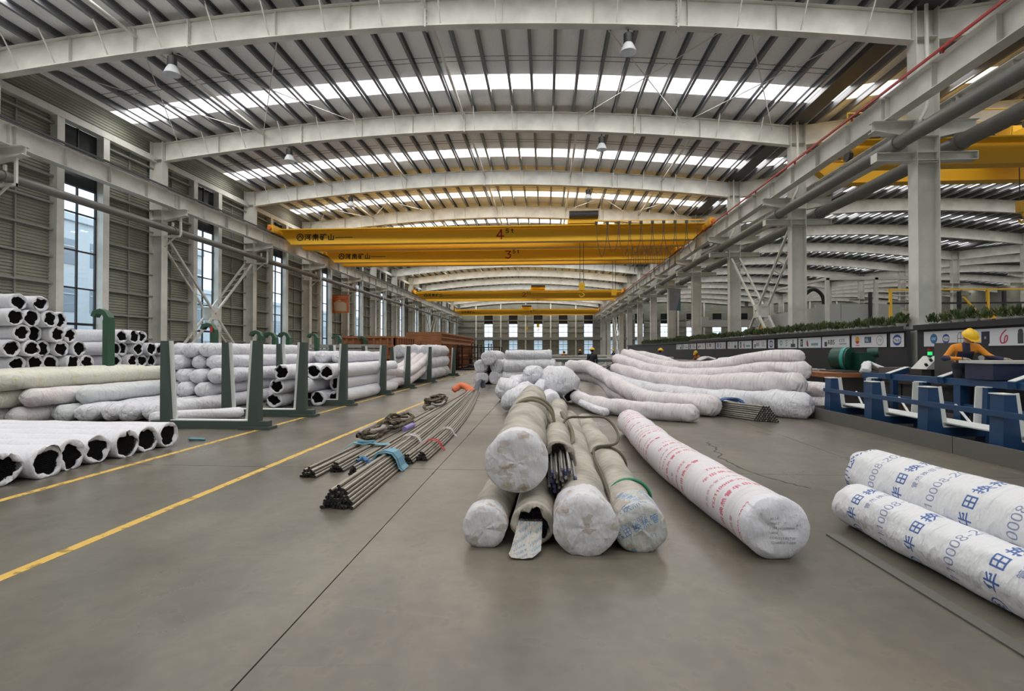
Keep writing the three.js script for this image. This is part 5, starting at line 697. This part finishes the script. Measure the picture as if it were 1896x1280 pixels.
{ const t = thing('service_platform', 'raised platform with yellow railings beyond the partition', 'platform'); put(t, 'deck', G(lo(12.6, 30, 2.6, 2.8, -20, -22)), mat(0.12, 0.1, 0.08, 0.6)); for (let x = 12.7; x < 30; x += 1.7) { put(t, 'rail_post', G(lo(x - 0.04, x + 0.04, 2.8, 3.9, -20.1, -20.02)), yellow); put(t, 'dark_post', G(lo(x + 0.3, x + 0.4, 0, 4.0, -21.9, -21.8)), black); } for (const y of [3.35, 3.85]) put(t, 'rail', G(lo(12.6, 30, y, y + 0.06, -20.1, -20.04)), y > 3.5 ? yellow : black); for (const x of [15.2, 18.6, 22]) put(t, 'diagonal', G(bar(V(x, 3.6, -20.0), V(x + 0.7, 2.8, -20.0), 0.06, 0.06)), yellow); }
[[13.5, 34, 1.0, 1.9, -28, 'low dark machine line in the adjoining hall, nearest', machineDark], [14, 38, 3.0, 3.5, -34, 'orange gantry beam across the adjoining hall', yellow], [13, 38, 0.3, 2.6, -40, 'tall dark machine row in the adjoining hall', machineDark], [13, 38, 3.8, 4.4, -48, 'pale overhead duct across the adjoining hall', paleGrey], [13, 39, 0.2, 3.0, -58, 'dark equipment row far in the adjoining hall', machineDark], [14, 30, 2.4, 3.0, -30, 'grey conveyor bridge in the adjoining hall', greySteel]].forEach(([a, b, y0, y1, z, label, m]) => { const t = thing('hall_machine', label, 'machine', 'machines of the adjoining hall'); put(t, 'body', G(lo(a, b, y0, y1, z, z - 1.2)), m); for (let x = a + 0.5; x < b; x += 4) put(t, 'stand', G(lo(x, x + 0.2, 0, y0, z - 0.4, z - 0.7)), m); for (let x = a + 1; x < b - 1; x += 2.6) put(t, 'housing', G(lo(x, x + rr(0.5, 1.6), y1, y1 + rr(0.2, 0.8), z - 0.1, z - 1)), [m, greySteel, paleGrey][(x * 3 | 0) % 3]); });

// ---------- far work area ----------
[[-4, -30, 8], [1.2, -31, 6], [4.0, -36, 5], [-1, -44, 9], [3, -52, 6], [-6, -60, 8]].forEach(([x, z, w], i) => { const t = thing('work_bench', `green grey steel work bench at the far end, ${ORD[i]} from the camera`, 'bench', 'far work benches'), gm = mat(0.10, 0.12, 0.11, 0.6); put(t, 'bench_top', G(lo(x, x + w, 0.98, 1.08, z, z - 1)), gm); for (let k = 0; k <= 4; k++) { put(t, 'leg', G(lo(x + k * (w - 0.1) / 4, x + 0.1 + k * (w - 0.1) / 4, 0, 0.98, z - 0.02, z - 0.12)), nylon); if (k < 4) put(t, 'brace', G(bar(V(x + 0.1 + k * (w - 0.1) / 4, 0.1, z - 0.06), V(x + (k + 1) * (w - 0.1) / 4, 0.95, z - 0.06), 0.04, 0.04)), gm); } put(t, 'stock', G(...Array.from({ length: 6 }, (_, k) => cyl(V(x + 0.2, 1.13 + 0.04 * (k % 2), z - 0.2 - k * 0.1), V(x + w - 0.3, 1.13 + 0.04 * (k % 2), z - 0.2 - k * 0.1), 0.04, 6))), greySteel); });
[[-8, -46, 2.2], [-6.4, -50, 2.0], [-7.9, -54, 2.4]].forEach(([x, z, h], i) => { const t = thing('stock_shelf', `dark steel stock shelf at the far end of the rack row, ${ORD[i]} one`, 'shelf', 'stock shelves'); for (const a of [0, 1.8]) for (const b of [0, -2.5]) put(t, 'upright', G(lo(x + a, x + a + 0.1, 0, h, z + b, z + b - 0.1)), machineDark); for (let k = 0; k < 4; k++) put(t, 'shelf_board', G(lo(x, x + 1.9, 0.3 + k * 0.55, 0.36 + k * 0.55, z, z - 2.6)), machineDark); });
// ---------- people ----------
const smin = (a, b, k) => { const h = Math.max(k - Math.abs(a - b), 0) / k; return Math.min(a, b) - h * h * k * 0.25; };
function capsule(p, b) { const [ax, ay, az, ra, bx, by, bz, rb] = b, dx = bx - ax, dy = by - ay, dz = bz - az, px = p[0] - ax, py = p[1] - ay, pz = p[2] - az, q = dx * dx + dy * dy + dz * dz || 1e-9, t = Math.max(0, Math.min(1, (px * dx + py * dy + pz * dz) / q)), ex = px - dx * t, ey = py - dy * t, ez = pz - dz * t; return Math.sqrt(ex * ex + ey * ey + ez * ez) - (ra + (rb - ra) * t); }
function skinMesh(bones, cell, k, paint) {
  const lo3 = [1e9, 1e9, 1e9], hi = [-1e9, -1e9, -1e9]; for (const b of bones) for (const [o, r] of [[0, 3], [4, 7]]) for (let c = 0; c < 3; c++) { lo3[c] = Math.min(lo3[c], b[o + c] - b[r]); hi[c] = Math.max(hi[c], b[o + c] + b[r]); }
  const half = Math.max(...[0, 1, 2].map((c) => hi[c] - lo3[c])) / 2 + cell * 3, mid = [0, 1, 2].map((c) => (hi[c] + lo3[c]) / 2), N = Math.ceil(2 * half / cell), mc = new MarchingCubes(N, new THREE.MeshStandardMaterial(), false, false, 60000);
  mc.isolation = 0;
  for (let z = 0; z < N; z++) for (let y = 0; y < N; y++) for (let x = 0; x < N; x++) { const p = [mid[0] + (x - N / 2) / (N / 2) * half, mid[1] + (y - N / 2) / (N / 2) * half, mid[2] + (z - N / 2) / (N / 2) * half]; let d = 1e3; const out = [0, 1, 2].some((c) => p[c] < lo3[c] - cell * 2 || p[c] > hi[c] + cell * 2); if (out) d = cell * 3; else for (const b of bones) { const e = capsule(p, b); d = e > 0.3 ? Math.min(d, e) : smin(d, e, k); } mc.field[x + y * N + z * N * N] = -d; }
  mc.update();
  const n = mc.count, P = new Float32Array(n * 3), C = new Float32Array(n * 3), Nn = mc.normalArray.slice(0, n * 3);
  for (let i = 0; i < n; i++) { const p = [0, 1, 2].map((c) => mc.positionArray[i * 3 + c] * half + mid[c]); p.forEach((v, c) => P[i * 3 + c] = v); let best = 1e9, col = null; for (const b of bones) { const e = capsule(p, b); if (e < best) { best = e; col = b[8]; } } const q = paint ? paint(p, col) : col; q.forEach((v, c) => C[i * 3 + c] = v); }
  const g = new THREE.BufferGeometry(); g.setAttribute('position', new THREE.BufferAttribute(P, 3)); g.setAttribute('normal', new THREE.BufferAttribute(Nn, 3)); g.setAttribute('color', new THREE.BufferAttribute(C, 3)); return g;
}
const SKIN = [0.42, 0.24, 0.15], HAIR = [0.015, 0.012, 0.01], bodyMat = new THREE.MeshPhysicalMaterial({ vertexColors: true, roughness: 0.75 });
function person(o, shirt, trousers, cell, fine) {
  const J = o, bones = [], B = (a, ra, b, rb, c) => bones.push([...a, ra, ...b, rb, c]), shoe = [0.02, 0.02, 0.022];
  B(J.hip, 0.135, J.chest, 0.15, shirt); B([J.hip[0] - 0.07, J.hip[1] - 0.04, J.hip[2]], 0.1, [J.hip[0] + 0.07, J.hip[1] - 0.04, J.hip[2]], 0.1, trousers);
  B([J.chest[0] - 0.1, J.chest[1] + 0.04, J.chest[2]], 0.11, [J.chest[0] + 0.1, J.chest[1] + 0.04, J.chest[2]], 0.11, shirt); B(J.chest, 0.09, J.neck, 0.055, shirt);
  for (const s of ['L', 'R']) { B(J['sh' + s], 0.066, J['el' + s], 0.047, shirt); B(J['el' + s], 0.046, J['wr' + s], 0.033, J.sleeve ?? shirt); B(J['th' + s] ?? [J.hip[0] + (s === 'L' ? 0.09 : -0.09), J.hip[1] - 0.06, J.hip[2]], 0.088, J['kn' + s], 0.062, trousers); B(J['kn' + s], 0.06, J['an' + s], 0.042, trousers); B([J['an' + s][0], 0.045, J['an' + s][2] - 0.04], 0.042, [J['an' + s][0] + (s === 'L' ? 0.02 : -0.02), 0.04, J['an' + s][2] + 0.15], 0.036, shoe); }
  const geos = [skinMesh(bones, cell, 0.05)];
  const hd = [], H = J.head, f = new THREE.Vector3(...J.face).normalize(), up = new THREE.Vector3(...H).sub(new THREE.Vector3(...J.neck)).normalize(), rt = new THREE.Vector3().crossVectors(up, f).normalize(), at = (a, b, c) => [H[0] + rt.x * a + up.x * b + f.x * c, H[1] + rt.y * a + up.y * b + f.y * c, H[2] + rt.z * a + up.z * b + f.z * c];
  const h = (a, ra, b, rb, c) => hd.push([...a, ra, ...b, rb, c]);
  h(J.neck, 0.052, at(0, -0.06, -0.01), 0.055, SKIN); h(at(0, 0.03, -0.015), 0.088, at(0, 0.0, 0.01), 0.08, SKIN); h(at(0, 0.02, 0.01), 0.074, at(0, -0.085, 0.035), 0.042, SKIN); h(at(0, 0.0, 0.085), 0.008, at(0, -0.035, 0.104), 0.014, SKIN); h(at(0, -0.068, 0.076), 0.014, at(0, -0.068, 0.078), 0.014, [0.3, 0.12, 0.09]);
  for (const s of [-1, 1]) { h(at(s * 0.084, 0, -0.01), 0.014, at(s * 0.09, -0.04, -0.005), 0.012, SKIN); h(at(s * 0.03, 0.004, 0.076), 0.012, at(s * 0.034, 0.004, 0.075), 0.012, [0.03, 0.02, 0.015]); h(at(s * 0.02, 0.024, 0.083), 0.008, at(s * 0.045, 0.026, 0.074), 0.007, HAIR); }
  h(at(0, 0.05, -0.03), 0.088, at(0, -0.02, -0.06), 0.06, HAIR);
  geos.push(skinMesh(hd, fine ? 0.006 : 0.014, 0.018));
  for (const s of ['L', 'R']) { const w = J['wr' + s], d = new THREE.Vector3(...(J['hd' + s] ?? [0, -1, 0.15])).normalize(), sd = new THREE.Vector3(...(J['hs' + s] ?? [0, 0, 1])).normalize(), nm = new THREE.Vector3().crossVectors(d, sd), pt = (a, b, c) => [0, 1, 2].map((i) => w[i] + d.getComponent(i) * a + sd.getComponent(i) * b + nm.getComponent(i) * c), hn = [], gl = J.glove ?? SKIN;
    hn.push([...w, 0.03, ...pt(0.05, 0, 0), 0.026, gl]); for (let q = -1; q <= 1; q++) hn.push([...pt(0.03, q * 0.022, 0), 0.02, ...pt(0.085, q * 0.026, 0), 0.016, gl]);
    [-0.034, -0.011, 0.012, 0.034].forEach((b, q) => { const l = [0.062, 0.075, 0.08, 0.07][q]; hn.push([...pt(0.085, b, 0), 0.0105, ...pt(0.085 + l * 0.5, b * 1.15, 0.012), 0.0095, gl], [...pt(0.085 + l * 0.5, b * 1.15, 0.012), 0.0095, ...pt(0.085 + l * 0.85, b * 1.15, 0.036), 0.008, gl]); });
    hn.push([...pt(0.03, 0.04, 0.0), 0.014, ...pt(0.065, 0.068, 0.014), 0.0115, gl], [...pt(0.065, 0.068, 0.014), 0.0115, ...pt(0.095, 0.07, 0.03), 0.009, gl]);
    geos.push(skinMesh(hn, fine ? 0.005 : 0.012, 0.008)); }
  return mergeGeometries(geos);
}
const helmetGeo = (() => { const a = new THREE.SphereGeometry(0.128, 20, 10, 0, Math.PI * 2, 0, Math.PI / 2).scale(1, 0.98, 1.18), rim = new THREE.CylinderGeometry(0.137, 0.14, 0.016, 24).scale(1, 1, 1.2).translate(0, 0, 0.006), peak = poly([[-0.1, 0], [0.1, 0], [0.08, 0.07], [0, 0.095], [-0.08, 0.07]], 0.012).rotateX(Math.PI / 2).translate(0, -0.003, 0.12), ridge = new THREE.TorusGeometry(0.132, 0.012, 6, 18, Math.PI).rotateY(Math.PI / 2).scale(1, 0.98, 1.16); return G(a, rim, peak, ridge); })();
const helmetYellow = mat(0.85, 0.52, 0.02, 0.35), helmetBlue = mat(0.03, 0.08, 0.3, 0.35);
function addPerson(label, group, geo, J, hm, pos, ry, s = 1) {
  const t = thing('person', label, 'person', group); put(t, 'body', geo, bodyMat);
  const h = put(t, 'safety_helmet', helmetGeo, hm), up = new THREE.Vector3(...J.head).sub(new THREE.Vector3(...J.neck)).normalize(), f = new THREE.Vector3(...J.face).normalize(), r = new THREE.Vector3().crossVectors(up, f).normalize(), f2 = new THREE.Vector3().crossVectors(r, up); h.position.set(...J.head).addScaledVector(up, 0.035).addScaledVector(f2, -0.012); h.quaternion.setFromRotationMatrix(new THREE.Matrix4().makeBasis(r, up, f2));
  t.position.set(...pos); t.rotation.y = ry; t.scale.setScalar(s); return t;
}
const bend = { hip: [0, 0.95, -0.06], chest: [0.01, 1.2, 0.08], neck: [0.02, 1.36, 0.15], head: [0.05, 1.47, 0.235], face: [0.35, -0.35, 0.9], shL: [0.19, 1.27, 0.1], shR: [-0.18, 1.26, 0.1], elL: [0.36, 1.07, 0.22], elR: [-0.34, 1.04, 0.16], wrL: [0.5, 1.035, 0.42], wrR: [-0.12, 1.035, 0.44], knL: [0.1, 0.5, 0.0], knR: [-0.1, 0.5, 0.0], anL: [0.11, 0.09, -0.05], anR: [-0.11, 0.09, -0.05], hdL: [0.85, -0.05, 0.4], hsL: [-0.4, 0, 0.85], hdR: [0.9, -0.05, 0.35], hsR: [-0.4, 0, 0.85], glove: [0.3, 0.27, 0.2] };
const ORANGE = [0.72, 0.26, 0.02], NAVY = [0.02, 0.025, 0.06], TR = [0.02, 0.023, 0.035];
const gw = person(bend, NAVY, TR, 0.014, true);
{ const p = gw.attributes.position, c = gw.attributes.color; for (let i = 0; i < p.count; i++) { const x = p.getX(i), y = p.getY(i), z = p.getZ(i), near = (a) => Math.abs(c.getX(i) - a[0]) < 0.004; if (near(NAVY) && c.getZ(i) > 0.055 && y > 0.95 && (y > 1.19 || Math.abs(x) > 0.13) && !(Math.abs(x) < 0.06 && z > 0.12) && !(Math.abs(x) > 0.27 && y < 1.1)) c.setXYZ(i, ...ORANGE); } }
addPerson('worker in a yellow helmet and orange vest bending over the grey table', null, gw, bend, helmetYellow, [7.98, 0.51, -10.5], -0.42, 0.93);
const stand = { hip: [0, 0.95, 0], chest: [0, 1.28, 0.01], neck: [0, 1.48, 0.01], head: [0, 1.6, 0.03], face: [0, -0.15, 1], shL: [0.19, 1.38, 0], shR: [-0.19, 1.38, 0], elL: [0.24, 1.1, -0.02], elR: [-0.24, 1.1, -0.02], wrL: [0.22, 0.86, 0.08], wrR: [-0.22, 0.86, 0.08], knL: [0.1, 0.5, 0.02], knR: [-0.1, 0.5, 0.02], anL: [0.11, 0.09, 0], anR: [-0.11, 0.09, 0] };
const dark = person(stand, [0.012, 0.013, 0.02], TR, 0.022, false), blueP = person(stand, [0.02, 0.06, 0.2], TR, 0.022, false), orangeP = person({ ...bend, glove: undefined }, [0.5, 0.16, 0.03], TR, 0.022, false);
addPerson('worker in black seen from behind in a yellow helmet, beyond the sacks', null, dark, stand, helmetYellow, [2.37, 0, -27.2], Math.PI - 0.1, 1.02);
addPerson('worker in blue with yellow helmet behind the sagging pink rolls', null, blueP, stand, helmetYellow, [5.6, 0, -26], 2.4, 1.0);
addPerson('worker in orange bending over the conveyor near the display boards', null, orangeP, bend, helmetYellow, [9.6, 0, -33.5], -1.3, 1.0);
[['worker in a blue helmet at the far benches', -0.9, -46, blueP, helmetBlue], ['worker in a yellow helmet at the far benches, beside the blue helmet', 0.2, -48, dark, helmetYellow], ['worker in orange at the middle of the far benches', 1.6, -50, orangeP, helmetYellow], ['worker in black at the far end right of the benches', 3.4, -53, dark, helmetYellow], ['worker in blue by the far middle columns', 7.0, -55, blueP, helmetYellow], ['worker in orange by the far middle columns', 8.6, -57, orangeP, helmetYellow]].forEach(([l, x, z, g, hm], i) => addPerson(l, 'far workers', g, g === orangeP ? bend : stand, hm, [x, 0, z], i * 1.3, 1));
// ---------- place every thing's origin at its base ----------
scene.updateMatrixWorld(true);
for (const o of [...scene.children]) {
  if (o.isLight || o.userData.kind === 'structure' || o.position.lengthSq() > 0) continue;
  const b = new THREE.Box3().setFromObject(o); if (b.isEmpty()) continue;
  const c = V((b.min.x + b.max.x) / 2, b.min.y, (b.min.z + b.max.z) / 2);
  if (o.isGroup) o.children.forEach((k) => k.position.sub(c)); else { o.geometry = o.geometry.clone().translate(-c.x, -c.y, -c.z); }
  o.position.copy(c);
}
scene.traverse((o) => { if (o.isLight) o.castShadow = !o.isRectAreaLight; });
renderer.render(scene, camera);
